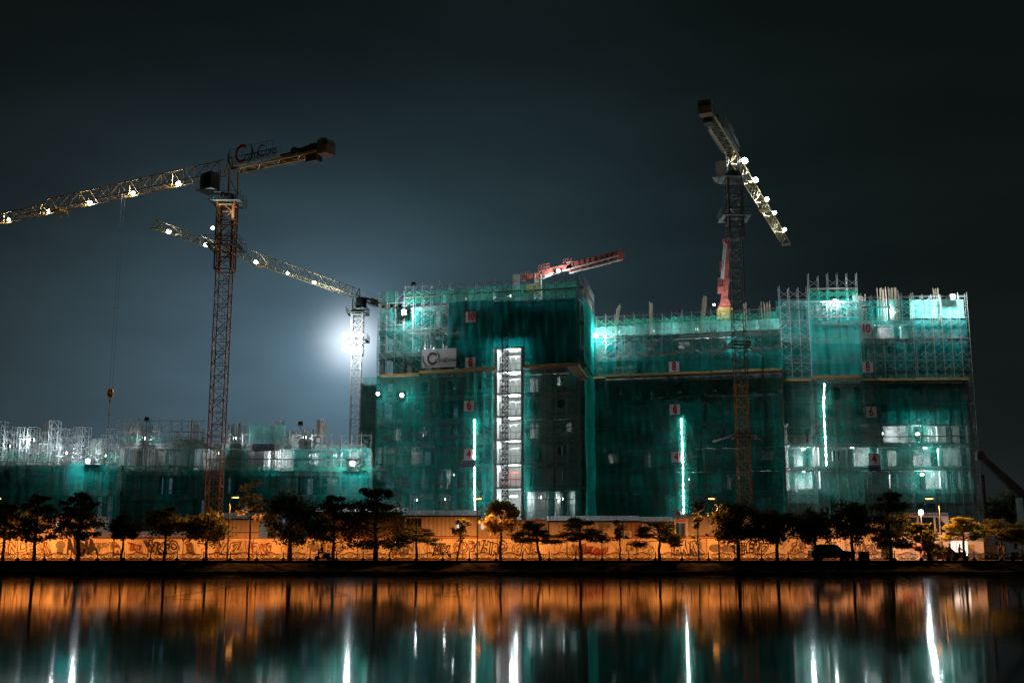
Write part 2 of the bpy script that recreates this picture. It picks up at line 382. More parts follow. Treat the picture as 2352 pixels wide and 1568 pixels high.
# ------------------------------------------------------------------ lamps
def floodlight(px, py, Y, power, label, size=.5, light=True, aim=None, mat='lens', group='floodlights over the site', spot=None, post=0, rad=.13, loc=None):
    p = P(px, py, Y) if loc is None else Vector(loc)
    t = thing('floodlight', p, label, 'floodlight', group)
    s = size / 2
    h = MB(); h.prism([(-.25 * s, -s * 1.1), (s * .9, -s * .7), (s * .9, s * .7), (-.25 * s, s * 1.1)], 0, -s * 1.15, s * 1.15)
    h.v = [v + p for v in h.v]; h.build('housing', 'crane_dark', t)
    l = MB(); l.prism([(cos(a * pi / 6) * s, sin(a * pi / 6) * s) for a in range(12)], 1, -.25 * s - .06, -.25 * s - .02)
    l.v = [v + p for v in l.v]; l.build('lens', mat, t)
    br = MB()
    br.path([(-s * 1.25, .2 * s, 0), (-s * 1.25, .2 * s, -s * 1.5), (s * 1.25, .2 * s, -s * 1.5), (s * 1.25, .2 * s, 0)], .03)
    if post: br.tube((0, .2 * s, -s * 1.5), (0, .2 * s, -post), .05, 5)
    br.v = [v + p for v in br.v]; br.build('bracket', 'crane_dark', t)
    if light:
        a = Vector(aim) if aim else Vector((0, -1, 0)); a.normalize()
        q = p + Vector((0, -.6, 0)) if aim is None else p + a * .9
        if spot: slight(q, a, power, spot, rad=rad, parent=t)
        else: plight(q, power, rad=rad, parent=t)
    return t

# ------------------------------------------------------------------ blocks under construction
class Block:
    """front line from A to B (world XY), x along facade, y inwards"""
    def __init__(s, ax, ay, aY, bx, by, bY):
        s.A = P(ax, ay, aY); s.B = P(bx, by, bY); s.A.z = 0; s.B.z = 0
        d = s.B - s.A; s.L = d.length; d.normalize(); s.d = d; s.n = Vector((-d.y, d.x, 0))
        s.M = Matrix(((d.x, s.n.x, 0, s.A.x), (d.y, s.n.y, 0, s.A.y), (0, 0, 1, 0), (0, 0, 0, 1)))
    def xs(s, px, py, off=0.0):
        """distance along the facade where the sight line px crosses it"""
        r = ray(px, py); r.z = 0
        A = s.A + s.n * off
        # A + d*t = r*k
        det = s.d.x * (-r.y) - s.d.y * (-r.x)
        t = (-A.x * (-r.y) - (-A.y) * (-r.x)) / det
        return t
    def z(s, px, py, off=0.0):
        t = s.xs(px, py, off); p = s.A + s.n * off + s.d * t
        return P(px, py, p.y).z
    def w(s, x, y, z): return s.M @ Vector((x, y, z))

def rebar_cluster(blk, x0, x1, y, z0, z1, n, parent, lean=0.0, mat='rebar'):
    b = MB(blk.M)
    for i in range(n):
        x = x0 + (x1 - x0) * (i + random.uniform(-.25, .25)) / max(1, n - 1); yy = y + random.choice((0, .5, .9))
        h = z1 + random.uniform(-.45, .25)
        b.tube((x, yy, z0), (x + lean * (h - z0) + random.uniform(-.06, .06), yy, h), .055, 3)
    return b.build('rebar', mat, parent)

def scaffold(blk, x0, x1, z0, z1, label, y=-1.55, bay=1.45, lift=1.72, mat='pole', wid=.95, decks=True, extra=0.0):
    """a run of frame scaffolding; every bay is one part"""
    t = thing('scaffolding', blk.w(x0, y, z0), label, 'scaffolding', 'scaffolding round the unfinished blocks')
    n = max(1, round((x1 - x0) / bay)); bw = (x1 - x0) / n
    nl = max(1, round((z1 - z0) / lift)); lh = (z1 - z0) / nl
    def baymesh(top, skip=0):
        b = MB(blk.M); r = .042
        for yy in (y, y + wid):
            b.tube((x0, yy, z0), (x0, yy, z0 + nl * lh + top), r, 4)
        for k in range(nl):
            za = z0 + k * lh
            for q in (.55, .95): b.tube((x0, y, za + lh * q), (x0, y + wid, za + lh * q), .025, 3)
            if (k + skip) % 7 in ((3,) if skip else ()): continue
            b.tube((x0, y, za + .25), (x0 + bw, y, za + lh * .80), .024, 3)
            b.tube((x0 + bw, y, za + .25), (x0, y, za + lh * .80), .024, 3)
            if k % 2 == 1:
                b.tube((x0, y, za + lh * .97), (x0 + bw, y, za + lh * .97), .03, 3)
                b.tube((x0, y + wid, za + lh * .97), (x0 + bw, y + wid, za + lh * .97), .03, 3)
        return b
    base = baymesh(extra).build('scaffold_bay', mat, t)
    base2 = baymesh(extra * .4, 2).build('scaffold_bay', mat, t); base2.location = base2.location + blk.d * bw
    step = blk.d * bw
    for i in range(1, n + 1):
        if i == n:
            b = MB(blk.M); X = x1
            for yy in (y, y + wid): b.tube((X, yy, z0), (X, yy, z0 + nl * lh + extra), .035, 4)
            for k in range(nl):
                for q in (.55, .95): b.tube((X, y, z0 + (k + q) * lh), (X, y + wid, z0 + (k + q) * lh), .025, 3)
            b.build('end_frame', mat, t)
        elif i > 1: instance(base if random.random() < .6 else base2, t, step * i if base.location.length < 0 else step * i - (Vector((0, 0, 0))))
    if decks:
        for k in range(2, nl, 3):
            b = MB(blk.M); b.box((x0, y + .12, z0 + k * lh + .04), (x1, y + wid - .1, z0 + k * lh + .1)); b.build('deck', 'deck', t)
    return t

def net(blk, px0, px1, py0, py1, mat, label, off=None, sag=.25, refx=None, bay=1.45, amp=.1, py0b=None, ext=None, corners=None):
    """a sheet of debris netting hung on the outside of a scaffold"""
    if off is None: off = -1.72 if mat in ('net_dense', 'net_lower') else -1.22
    if corners is None:
        xm = refx if refx else (px0 + px1) / 2
        ym = (py0 + py1) / 2 if ext is None else ext
        x0 = blk.xs(px0, ym, off); x1 = blk.xs(px1, ym, off)
        zt = blk.z(xm, py0, off); zb = blk.z(xm, py1, off)
    else: x0, x1, zt, zb = corners
    nx = max(6, int((x1 - x0) / .32)); nz = max(4, int((zt - zb) / .7))
    ph = random.uniform(0, 6); v = []; f = []
    for j in range(nz + 1):
        tz = j / nz
        for i in range(nx + 1):
            x = x0 + (x1 - x0) * i / nx
            fr = ((x - x0) % bay) / bay; sc = sin(pi * fr)
            z = zt + (zb - zt) * tz
            if j == 0: z -= sag * sc * (.6 + .4 * sin(x * .9 + ph))
            if j == nz: z += sag * .5 * sc
            y = off - amp * 2.0 * sc * (.5 + .5 * sin(z * 1.1 + ph + x * .3)) - .05 * sin(x * 5.3 + z * .35 + ph) - .07 * sin(x * 1.7 - z * .6)
            v.append(blk.w(x, y, z))
    for j in range(nz):
        for i in range(nx):
            a = j * (nx + 1) + i; f.append((a, a + 1, a + nx + 2, a + nx + 1))
    o = v[0].copy()
    me = bpy.data.meshes.new('safety_net'); me.from_pydata([tuple(p - o) for p in v], [], f); me.materials.append(M[mat])
    for p in me.polygons: p.use_smooth = True
    ob = bpy.data.objects.new('safety_net', me); COL.objects.link(ob); ob.location = o
    return tag(ob, label, 'safety net', 'debris nets hung on the scaffolding')

def frame_building(blk, x0, x1, depth, floors, label, name='unfinished_building', colw=.7, bayw=6.0, ground=True, walls=True, wallfn=None, back=True, seed=1, bk=.62):
    """floors: list of z of slab tops (first = ground)."""
    rnd = random.Random(seed)
    t = thing(name, blk.w((x0 + x1) / 2, 0, G), label, 'building')
    n = max(1, round((x1 - x0) / bayw)); bw = (x1 - x0) / n
    for k, z in enumerate(floors[1:]):
        b = MB(blk.M); b.box((x0 - .3, .0, z - .28), (x1 + .3, depth, z)); b.box((x0 - .3, -.02, z - .75), (x1 + .3, .4, z - .281)); b.build('floor_slab', 'concrete', t)
    for i in range(n + 1):
        X = x0 + i * bw
        for yy in (.5, depth * .5, depth - .9):
            b = MB(blk.M)
            for z0, z1 in zip(floors, floors[1:]): b.box((X - colw / 2, yy, z0 + .002), (X + colw / 2, yy + colw, z1 - .285 if yy > .5 else z1 - .76))
            b.build('column', 'concrete', t)
    if walls:
        for k, (z0, z1) in enumerate(zip(floors, floors[1:])):
            for i in range(n):
                b = MB(blk.M)
                X0 = x0 + i * bw + colw / 2; X1 = X0 + bw - colw
                kind = wallfn(k, i) if wallfn else rnd.choice('wwdo')
                zc = z1 - .77; y0, y1 = .62, .82
                if kind == 'o': continue
                if kind == 's': b.box((X0, y0, z0), (X1, y1, zc)); b.build('wall', 'concrete', t); continue
                # window or door opening
                ww = bw * .30; cx = X0 + (X1 - X0) * rnd.choice((.35, .5, .62)); zs = z0 + (.9 if kind == 'w' else .05); zt_ = zc - .45
                b.box((X0, y0, z0), (cx - ww / 2, y1, zc)); b.box((cx + ww / 2, y0, z0), (X1, y1, zc))
                b.box((cx - ww / 2, y0, zt_), (cx + ww / 2, y1, zc))
                if kind == 'w': b.box((cx - ww / 2, y0, z0), (cx + ww / 2, y1, zs))
                b.build('wall', 'concrete', t)
    if back:
        for k, (z0, z1) in enumerate(zip(floors, floors[1:])):
            X = x0
            while X < x1 - 1:
                b = MB(blk.M); w_ = rnd.uniform(2.2, 5.0); e = min(X + w_, x1)
                b.box((X, depth * bk, z0), (e, depth * bk + .2, z1 - .285)); b.build('partition', 'concrete', t); X = e + rnd.uniform(.8, 2.4)
    return t

def edge_board(blk, px0, px1, py0, off, label, h=.34):
    ym = py0; x0 = blk.xs(px0, ym, off); x1 = blk.xs(px1, ym, off); z = blk.z((px0 + px1) / 2, ym, off)
    t = thing('edge_board', blk.w(x0, off, z), label, 'edge board', 'yellow printed boards edging the catch platform')
    b = MB(blk.M); b.box((x0, off, z - h / 2), (x1, off + .06, z + h / 2)); b.build('board', 'board_print', t)
    b = MB(blk.M); b.box((x0, off + .061, z - h / 2 - .05), (x1, off + 1.6, z - h / 2 + .03)); b.build('platform', 'deck', t)
    return t

def text_mesh(body, size, mat, parent, origin, xdir, zdir=Vector((0, 0, 1)), name='lettering', bold=0.0, outline=0.0, shear=0.0, sx=1.0, align='CENTER', extr=.01):
    c = bpy.data.curves.new(name, 'FONT'); c.body = body; c.size = size; c.align_x = align; c.align_y = 'CENTER'
    c.offset = bold; c.shear = shear; c.extrude = extr
    if outline: c.fill_mode = 'NONE'; c.bevel_depth = outline; c.bevel_resolution = 0; c.extrude = 0; c.resolution_u = 3
    else: c.resolution_u = 4
    o = bpy.data.objects.new(name, c); COL.objects.link(o)
    dg = bpy.context.evaluated_depsgraph_get(); dg.update()
    me = bpy.data.meshes.new_from_object(o.evaluated_get(dg)); bpy.data.objects.remove(o)
    me.materials.clear(); me.materials.append(M[mat])
    xd = Vector(xdir).normalized(); zd = Vector(zdir); yd = xd.cross(zd)
    mt = Matrix(((xd.x * sx, zd.x, -yd.x, origin[0]), (xd.y * sx, zd.y, -yd.y, origin[1]), (xd.z * sx, zd.z, -yd.z, origin[2]), (0, 0, 0, 1)))
    off = wloc(parent)
    me.transform(Matrix.Translation(-off) @ mt); me.name = name
    ob = bpy.data.objects.new(name, me); COL.objects.link(ob); ob.parent = parent
    return ob

def sign(blk, px, py, text, label, size=1.55, off=-1.95, tmat='sign_red', w=None, name='number_sign'):
    x = blk.xs(px, py, off); z = blk.z(px, py, off); w = w or size
    t = thing(name, blk.w(x, off, z), label, 'sign', 'floor number boards')
    b = MB(blk.M); b.box((x - w / 2, off, z - size / 2), (x + w / 2, off + .05, z + size / 2)); b.build('board', 'sign_white', t)
    b = MB(blk.M); e = .05
    for a in ((x - w / 2 - e, z - size / 2 - e, x + w / 2 + e, z - size / 2), (x - w / 2 - e, z + size / 2, x + w / 2 + e, z + size / 2 + e), (x - w / 2 - e, z - size / 2, x - w / 2, z + size / 2), (x + w / 2, z - size / 2, x + w / 2 + e, z + size / 2)):
        b.box((a[0], off - .01, a[1]), (a[2], off + .06, a[3]))
    b.build('frame', 'pole_dark', t)
    text_mesh(text, size * 1.15, tmat, t, blk.w(x, off - .03, z), blk.d, bold=.045, sx=.72, name='numeral')
    return t

exec_order = []
# ---- block one: the tall block with the company banner
B1 = Block(857, 860, 173, 1325, 838, 165)
zf1 = [G + .0]
for py in (1118, 1063, 1008, 954, 902, 850, 797, 744, 692): zf1.append(B1.z(1165, py))
xs = lambda px, py=900: B1.xs(px, py)
xa, xb, xc, xd = xs(872), xs(1136), xs(1201), B1.L
rnd1 = random.Random(5)
def wf_a(k, i): return 'o' if (k >= 6 and i <= 2) else 's' if (k >= 7 and i > 2) else ('o' if k == 0 else rnd1.choice('owdw'))
frame_building(B1, xa, xb, 13, zf1, 'left wing of the tall netted block beside the bright lift shaft', wallfn=wf_a, bayw=4.6, seed=3)
frame_building(B1, xc, xd, 11, zf1, 'narrow right wing of the tall netted block beside the bright lift shaft', wallfn=lambda k, i: ('o' if k == 0 else 'dw'[i % 2]), bayw=3.9, seed=8)
sp1 = thing('shoring', B1.w(5, 1, zf1[7]), 'thin props and form panels behind the worn net above the banner', 'shoring')
b = MB(B1.M)
for k in (6, 7, 8):
    for i in range(44): X = random.uniform(xa, xs(1025)); yy = random.uniform(.7, 4); b.tube((X, yy, zf1[k]), (X, yy, zf1[k + 1] - .3), .04, 3)
    for i in range(10): X = random.uniform(xa, xs(990)); zz = zf1[k] + random.uniform(.6, 2.6); b.tube((X, .7, zz), (X + 2.4, .7, zz), .035, 3)
b.build('prop', 'pole', sp1)
# lift shaft
sh = thing('lift_shaft', B1.w((xb + xc) / 2, 2, G), 'open brightly lit lift shaft with slabs and window frames', 'lift shaft')
XA, XB = xb + .12, xc - .08
for z in zf1[1:]:
    b = MB(B1.M); b.box((XA, .02, z - .25), (XB, 5.5, z)); b.build('floor_slab', 'concrete', sh)
b = MB(B1.M); b.box((XA, 5.5, G), (XB, 5.8, zf1[-1])); b.build('back_wall', 'concrete', sh)
for X in (XA, XB - .25):
    b = MB(B1.M)
    for z0, z1 in zip(zf1, zf1[1:]): b.box((X, .1, z0 + .002), (X + .25, 5.49, z1 - .252))
    b.build('side_wall', 'concrete', sh)
for k, (z0, z1) in enumerate(zip(zf1[1:8], zf1[2:9])):
    b = MB(B1.M); h = (z1 - z0) * .62
    for q in range(5):
        X = XA + .35 + (XB - XA - .9) * q / 4; b.box((X, 1.2, z0 + .002), (X + .12, 1.27, z0 + h))
    for q in (.02, h * .5, h): b.box((XA + .35, 1.18, z0 + q), (XB - .48, 1.29, z0 + q + (.2 if .1 < q < h else .1)))
    b.build('window_frame', 'trim_red' if k == 0 else 'pole_dark', sh)
for i, py in enumerate((806, 858, 909, 961, 1013, 1067, 1140)):
    x = B1.xs(1180, py, .9); z = B1.z(1180, py, .9)
    t = thing('batten_light', B1.w(x, .9, z), 'cool white batten light under the slab of the lit shaft', 'lamp', 'lights on each floor of the lit shaft')
    b = MB(B1.M); b.box((x - .5, .8, z - .06), (x + .5, 1.05, z + .1)); b.build('tube', 'lens', t)
    b = MB(B1.M); b.box((x - .8, .82, z + .101), (x + .8, 1.03, z + .16)); b.build('housing', 'pole', t)
    for dx in (-.5, .5): plight(B1.w(x + dx * .6, .85, z - .35), 380, rad=.12, parent=t)
    lbl = ['topmost', 'second from the top', 'third from the top', 'fourth from the top', 'fifth from the top', 'sixth from the top', 'lowest'][i]
    t['label'] = 'cool white batten light in the open shaft, %s of the seven' % lbl
# parapet / upper facing of the shaft (net only) handled by nets
# scaffolding
zg = G
zt1 = B1.z(1100, 654)
scaffold(B1, B1.xs(867, 860, -1.5), B1.xs(925, 860, -1.5), zg, zt1 - .6, 'pale lit scaffold corner at the far left end of the tall block', mat='pole')
scaffold(B1, B1.xs(927, 860, -1.5), B1.xs(1131, 860, -1.5), zg, zt1, 'tall scaffold in front of the banner wing of the tall block', extra=.5)
scaffold(B1, B1.xs(1133, 830, -1.5), B1.xs(1198, 830, -1.5), B1.z(1165, 800), zt1, 'short scaffold hung over the top of the lit shaft', extra=.5)
scaffold(B1, B1.xs(1203, 860, -1.5), B1.xs(1326, 860, -1.5), zg, zt1, 'scaffold in front of the narrow wing right of the lit shaft', extra=.5)
# side return of block one
B1s = Block(1330, 838, 164.0, 1354, 864, 177.0)
scaffold(B1s, 0, B1s.L - .3, zg, zt1 + .2, 'scaffold on the receding side wall of the tall block', y=-.9, mat='pole')
sd = thing('end_wall', B1s.w(B1s.L / 2, 1, G), 'bare concrete end wall behind the side netting of the tall block', 'wall')
for z0, z1 in zip(zf1, zf1[1:]):
    b = MB(B1s.M); b.box((1, .7, z0), (B1s.L, .95, z1 - .3)); b.build('wall', 'concrete', sd)
# nets of block one
N = net
N(B1, 926, 1216, 660, 692, 'net_green', 'sheer green net round the roof edge of the tall block, left of the red boom', ext=860, refx=1080)
N(B1, 1216, 1326, 650, 690, 'net_green', 'sheer green net at the roof corner of the tall block, right of the red boom', ext=838, refx=1270)
N(B1, 872, 912, 668, 700, 'net_green', 'scrap of green net on the lit corner scaffold of the tall block', ext=860)
N(B1, 1016, 1118, 674, 693, 'net_light', 'pale sheet of net over the roof edge above the number 10 board', off=-1.75, ext=860, sag=.2)
N(B1, 1148, 1214, 681, 692, 'net_light', 'small pale net panels at the roof edge left of the boom column', off=-1.75, ext=845, sag=.05)
N(B1, 864, 1029, 706, 854, 'net_sheer', 'worn see-through net above the banner on the tall block', ext=860)
N(B1, 1029, 1133, 690, 845, 'net_dense', 'dense dark green net behind the 10 and 8 boards of the tall block', ext=850)
N(B1, 1133, 1204, 690, 798, 'net_dense', 'dense dark net closing the top of the lift shaft', ext=800)
N(B1, 1204, 1327, 690, 836, 'net_dense', 'dense dark net on the upper narrow wing right of the shaft', ext=838)
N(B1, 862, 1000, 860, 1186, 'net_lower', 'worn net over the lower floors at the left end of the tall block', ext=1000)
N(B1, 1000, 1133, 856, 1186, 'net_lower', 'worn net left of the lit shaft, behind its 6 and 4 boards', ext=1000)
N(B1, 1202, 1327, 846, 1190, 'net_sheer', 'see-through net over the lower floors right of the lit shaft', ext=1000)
N(B1s, 0, 0, 0, 0, 'net_side', 'smooth turquoise net on the upper side wall of the tall block', corners=(-2.1, B1s.L - .2, zf1[-1] - .6, B1s.z(1340, 852)), off=-1.05, amp=.03)
N(B1s, 0, 0, 0, 0, 'net_side', 'smooth turquoise net on the lower side wall of the tall block', corners=(-2.1, B1s.L - .2, B1s.z(1340, 858), G + .3), off=-1.05, amp=.03)
b = 0
edge_board(B1, 873, 962, 860, -2.5, 'yellow edge board left of and below the banner, at the far left')
edge_board(B1, 963, 1137, 850, -2.5, 'yellow edge board directly under the white banner')
edge_board(B1, 1199, 1324, 838, -2.6, 'yellow edge board right of the lit shaft on the tall block')
edge_board(B1s, 1328, 1352, 852, -1.6, 'yellow edge board on the receding side wall of the tall block')
for tx, px, py in (('10', 1081, 728), ('8', 1080, 833), ('6', 1077, 932), ('4', 1077, 1043)):
    sign(B1, px, py, tx, 'white board with a dark red %s on the block with the banner' % tx)
# company banner
xq = B1.xs(1008, 822, -2.0); zq = B1.z(1008, 822, -2.0); zq2 = zq
bn = thing('company_banner', B1.w(xq, -2, zq), 'large white banner with a maroon and green swoosh emblem and company name', 'banner')
b = MB(B1.M); b.box((xq - 2.68, -2.0, zq - 1.42), (xq + 2.68, -1.95, zq + 1.42)); b.build('sheet', 'sign_white', bn)
def ringarc(b, cx, cz, ro, ri, a0, a1, y, sx=1.0, n=20, taper=False, rot=0):
    for i in range(n):
        q0, q1 = i / n, (i + 1) / n; pts = []
        for q, rr in ((q0, ro), (q1, ro), (q1, ri), (q0, ri)):
            a = radians(a0 + (a1 - a0) * q); r_ = rr
            if taper: mid = (ro + ri) / 2; r_ = mid + (rr - mid) * sin(pi * min(max(q, .03), .97))
            x_, z_ = r_ * cos(a) * sx, r_ * sin(a); c_, s_ = cos(rot), sin(rot)
            pts.append((cx + x_ * c_ - z_ * s_, cz + x_ * s_ + z_ * c_))
        b.add([(p[0], y, p[1]) for p in pts], [(0, 1, 2, 3)])
b = MB(B1.M); ringarc(b, xq - .95, zq - .02, .93, .62, 38, 322, -2.02, .95); b.build('emblem_ring', 'sign_maroon', bn)
b = MB(B1.M); ringarc(b, xq - 1.25, zq + .05, 1.35, 1.15, 150, 262, -2.025, 1.0, taper=True); b.build('emblem_swoosh', 'sign_green', bn); b = MB(B1.M); ringarc(b, xq - .75, zq + .25, .95, .70, -50, 75, -2.025, .9, taper=True); b.build('emblem_swoosh', 'sign_green', bn)
text_mesh('COTE', .66, 'sign_green', bn, B1.w(xq + .12, -2.03, zq - .40), B1.d, bold=.008, shear=.15, sx=.9)
text_mesh('C', 1.15, 'sign_maroon', bn, B1.w(xq + 1.05, -2.03, zq - .36), B1.d, bold=.0, shear=.15, sx=.6)
text_mesh('CONS', .66, 'sign_green', bn, B1.w(xq + 1.78, -2.03, zq - .40), B1.d, bold=.008, shear=.15, sx=.9)
# hoist mast in front of the shaft
def lattice(b, base, top_z, w, sec, r=.05, rb=.03):
    x, y, z = base; n = max(1, round((top_z - z) / sec)); h = (top_z - z) / n; c = [(-w / 2, -w / 2), (w / 2, -w / 2), (w / 2, w / 2), (-w / 2, w / 2)]
    for cx, cyy in c: b.tube((x + cx, y + cyy, z), (x + cx, y + cyy, top_z), r, 4)
    for k in range(n):
        za, zb = z + k * h, z + (k + 1) * h
        for i in range(4):
            p, q = c[i], c[(i + 1) % 4]
            b.tube((x + p[0], y + p[1], zb), (x + q[0], y + q[1], zb), rb, 3)
            if k % 2: p, q = q, p
            b.tube((x + p[0], y + p[1], za), (x + q[0], y + q[1], zb), rb, 3)
xh = B1.xs(1160, 1000, -3.0); pb = B1.w(xh, -3.0, G); zth = B1.z(1160, 738, -3)
ht = thing('hoist_mast', pb, 'slim dark lattice hoist mast standing in front of the lit shaft', 'hoist mast')
b = MB(); lattice(b, tuple(pb), pb.z + 1.5, .85, .75, .085, .055); s0 = b.build('mast_section', 'crane_dark', ht)
nsec = int((zth - G) / 1.5)
for k in range(1, nsec): instance(s0, ht, (0, 0, 1.5 * k))
# gate rail ring of scaffold returning at the right corner roof (seen edge on)
for q in range(5):
    pass

# ---- block two: middle block
B2 = Block(1352, 865, 176, 1797, 848, 169)
zf2 = [G]
for py in (1125, 1072, 1019, 967, 915, 863, 812, 766): zf2.append(B2.z(1570, py))
rnd2 = random.Random(9)
frame_building(B2, .8, B2.L - .5, 14, zf2, 'middle netted block between the tall block and the block with lit rooms', wallfn=lambda k, i: 's' if k == 0 and i % 2 else rnd2.choice('wwds'), bayw=6.2, seed=21)
zt2 = B2.z(1570, 722)
scaffold(B2, .1, B2.L * .5, zg, zt2, 'left half of the scaffold on the middle block', extra=.4)
scaffold(B2, B2.L * .5 + .1, B2.L - .1, zg, zt2, 'right half of the scaffold on the middle block, behind the crane mast', extra=.4)
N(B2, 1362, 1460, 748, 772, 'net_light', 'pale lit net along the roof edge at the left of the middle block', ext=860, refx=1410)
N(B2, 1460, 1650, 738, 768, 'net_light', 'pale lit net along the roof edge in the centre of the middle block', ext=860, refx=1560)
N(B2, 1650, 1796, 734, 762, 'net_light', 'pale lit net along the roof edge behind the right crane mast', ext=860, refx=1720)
N(B2, 1356, 1790, 724, 745, 'net_green', 'thin green net with a scalloped top along the whole middle roof', ext=860, off=-1.0, sag=.5, refx=1570)
N(B2, 1385, 1560, 768, 815, 'net_mid', 'green net behind which bare columns show, left half of the middle block', ext=860, refx=1480)
N(B2, 1560, 1796, 764, 812, 'net_sheer', 'thin net over the lit upper floor beside the crane tie of the middle block', ext=860, refx=1680)
N(B2, 1385, 1800, 812, 858, 'net_mid', 'even teal net behind the number 8 board of the middle block', ext=860, off=-1.75, refx=1590)
N(B2, 1354, 1385, 770, 866, 'net_lower', 'dark strip of net in the inner corner by the tall block', ext=866)
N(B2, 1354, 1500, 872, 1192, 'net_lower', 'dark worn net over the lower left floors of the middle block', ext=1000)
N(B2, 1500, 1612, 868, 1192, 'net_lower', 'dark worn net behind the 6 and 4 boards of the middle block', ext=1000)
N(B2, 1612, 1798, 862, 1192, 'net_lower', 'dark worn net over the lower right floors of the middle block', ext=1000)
edge_board(B2, 1356, 1388, 867, -2.0, 'short yellow edge board in the inner corner by the tall block')
edge_board(B2, 1391, 1700, 857, -2.6, 'long yellow edge board under the number 8 board of the middle block')
edge_board(B2, 1702, 1796, 849, -2.6, 'yellow edge board at the right end of the middle block')
for tx, px, py in (('8', 1548, 842), ('6', 1550, 940), ('4', 1554, 1049), ('2', 1558, 1186)):
    sign(B2, px, py, tx, 'white board with a dark red %s on the middle block' % tx)
# ---- block three: right block
B3 = Block(1803, 872, 179, 2226, 869, 178.5)
zf3 = [G]
for py in (1122, 1070, 1016, 966, 918, 870, 824, 778, 735): zf3.append(B3.z(2010, py))
x3 = lambda px, py=1000: B3.xs(px, py)
lit = {(1, 0): 'o', (2, 0): 'o', (1, 1): 'o'}
rnd3 = random.Random(4)
def wf3(k, i):
    if k in (1, 2, 3): return {1: 'ossdoo', 2: 'owodoo', 3: 'dssooo'}[k][min(i, 5)]
    return rnd3.choice('wsdo')
b3 = frame_building(B3, .6, B3.L - .4, 13, zf3, 'right hand block with lit rooms behind green netting', wallfn=wf3, bayw=4.6, seed=31, bk=.36)
zr = B3.z(1915, 690)
b = MB(B3.M); b.box((.6, .2, zr - .3), (x3(1978, 700), 12, zr)); b.build('roof_slab', 'concrete', b3)
for i in range(8):
    for yy in (.6, 5):
        b = MB(B3.M); X = .9 + i * (x3(1978, 700) - 1.5) / 7; b.box((X, yy, zf3[-1] + .002), (X + .5, yy + .5, zr - .302)); b.build('column', 'concrete', b3)
# shoring props and shuttering under the raised roof
shr = thing('shoring', B3.w(6, 0, zr - 2), 'bright shuttering and props under the raised roof of the right block', 'shoring')
b = MB(B3.M)
for j in range(8):
    zz = zr - .45 - j * .32
    for i in range(22):
        X = 1 + i * .55
        if random.random() < .8: b.box((X, .3, zz), (X + random.uniform(.25, .5), .4, zz + .16))
b.build('shuttering', 'formwork', shr)
zt3 = B3.z(1910, 652); zt3c = B3.z(2090, 685)
B3b = Block(1866, 866, 175.5, 1978, 863, 175.0)
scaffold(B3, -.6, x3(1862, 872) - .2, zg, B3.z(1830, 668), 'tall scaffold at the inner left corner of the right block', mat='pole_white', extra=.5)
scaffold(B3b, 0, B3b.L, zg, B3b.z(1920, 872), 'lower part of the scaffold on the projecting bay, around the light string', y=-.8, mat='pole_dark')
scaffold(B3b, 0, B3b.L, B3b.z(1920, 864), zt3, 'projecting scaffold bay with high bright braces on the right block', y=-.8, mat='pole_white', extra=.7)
scaffold(B3, x3(1982, 872), x3(2098, 872), zg, zt3c, 'scaffold behind the number boards of the right block', extra=.5)
scaffold(B3, x3(2102, 872), B3.L, zg, zt3c + .1, 'scaffold at the far right end of the right block', extra=.5)
N(B3, 1790, 1864, 690, 870, 'net_blue', 'turquoise net at the inner left corner of the right block', ext=872, refx=1830)
N(B3b, 1866, 1979, 683, 728, 'net_sheer', 'thin net over the bright shuttering of the projecting bay', ext=866, off=-.97)
N(B3b, 1866, 1979, 728, 862, 'net_blue', 'turquoise net with white braces showing through on the projecting bay', ext=866, off=-.97)
N(B3b, 1866, 1979, 666, 684, 'net_green', 'bunched green net at the top of the projecting bay', ext=866, off=-1.0, sag=.4)
N(B3, 1980, 2100, 688, 778, 'net_sheer', 'thin net over the lit top floors behind the number 10 board', ext=872)
N(B3, 1980, 2100, 778, 870, 'net_mid', 'green net behind the number 8 board of the right block', ext=872)
N(B3, 2100, 2226, 686, 732, 'net_light', 'pale lit net at the top right corner of the right block', ext=872)
N(B3, 2100, 2228, 732, 868, 'net_mid', 'green net on the upper far right bay of the right block', ext=872)
N(B3, 1803, 1864, 876, 1000, 'net_lower', 'dark net under the edge board at the left of the right block', ext=1000)
N(B3, 1803, 1864, 1000, 1206, 'net_rooms', 'thin net over the bright rooms at the left of the right block', ext=1000)
N(B3b, 1866, 1979, 872, 1020, 'net_lower', 'green net around the upper part of the light string of the projecting bay', ext=1000, off=-.97)
N(B3b, 1866, 1979, 1020, 1206, 'net_rooms', 'thin net over grey walls below the light string of the projecting bay', ext=1000, off=-.97)
N(B3, 1980, 2100, 876, 975, 'net_lower', 'dark net behind the number 6 board of the right block', ext=1000)
N(B3, 1980, 2100, 975, 1206, 'net_rooms', 'thin net behind the number 4 board of the right block', ext=1000)
N(B3, 2100, 2228, 876, 975, 'net_lower', 'very dark net under the edge board of the far right bay', ext=1000)
N(B3, 2100, 2228, 975, 1206, 'net_rooms', 'thin net over the lit rooms of the far right bay', ext=1000)
edge_board(B3, 1804, 1866, 872, -2.4, 'short yellow edge board at the inner left corner of the right block')
edge_board(B3b, 1867, 1979, 865, -1.9, 'yellow edge board on the projecting bay of the right block')
edge_board(B3, 1979, 2099, 871, -2.4, 'yellow edge board under the number 8 board of the right block')
edge_board(B3, 2101, 2227, 870, -2.4, 'yellow edge board at the far right end of the right block')
for tx, px, py in (('10', 1989, 755), ('8', 1993, 843), ('6', 2001, 946), ('4', 2008, 1054)):
    sign(B3, px, py, tx, 'white board with a bright red %s on the block with lit rooms' % tx, size=1.65, off=-2.0)
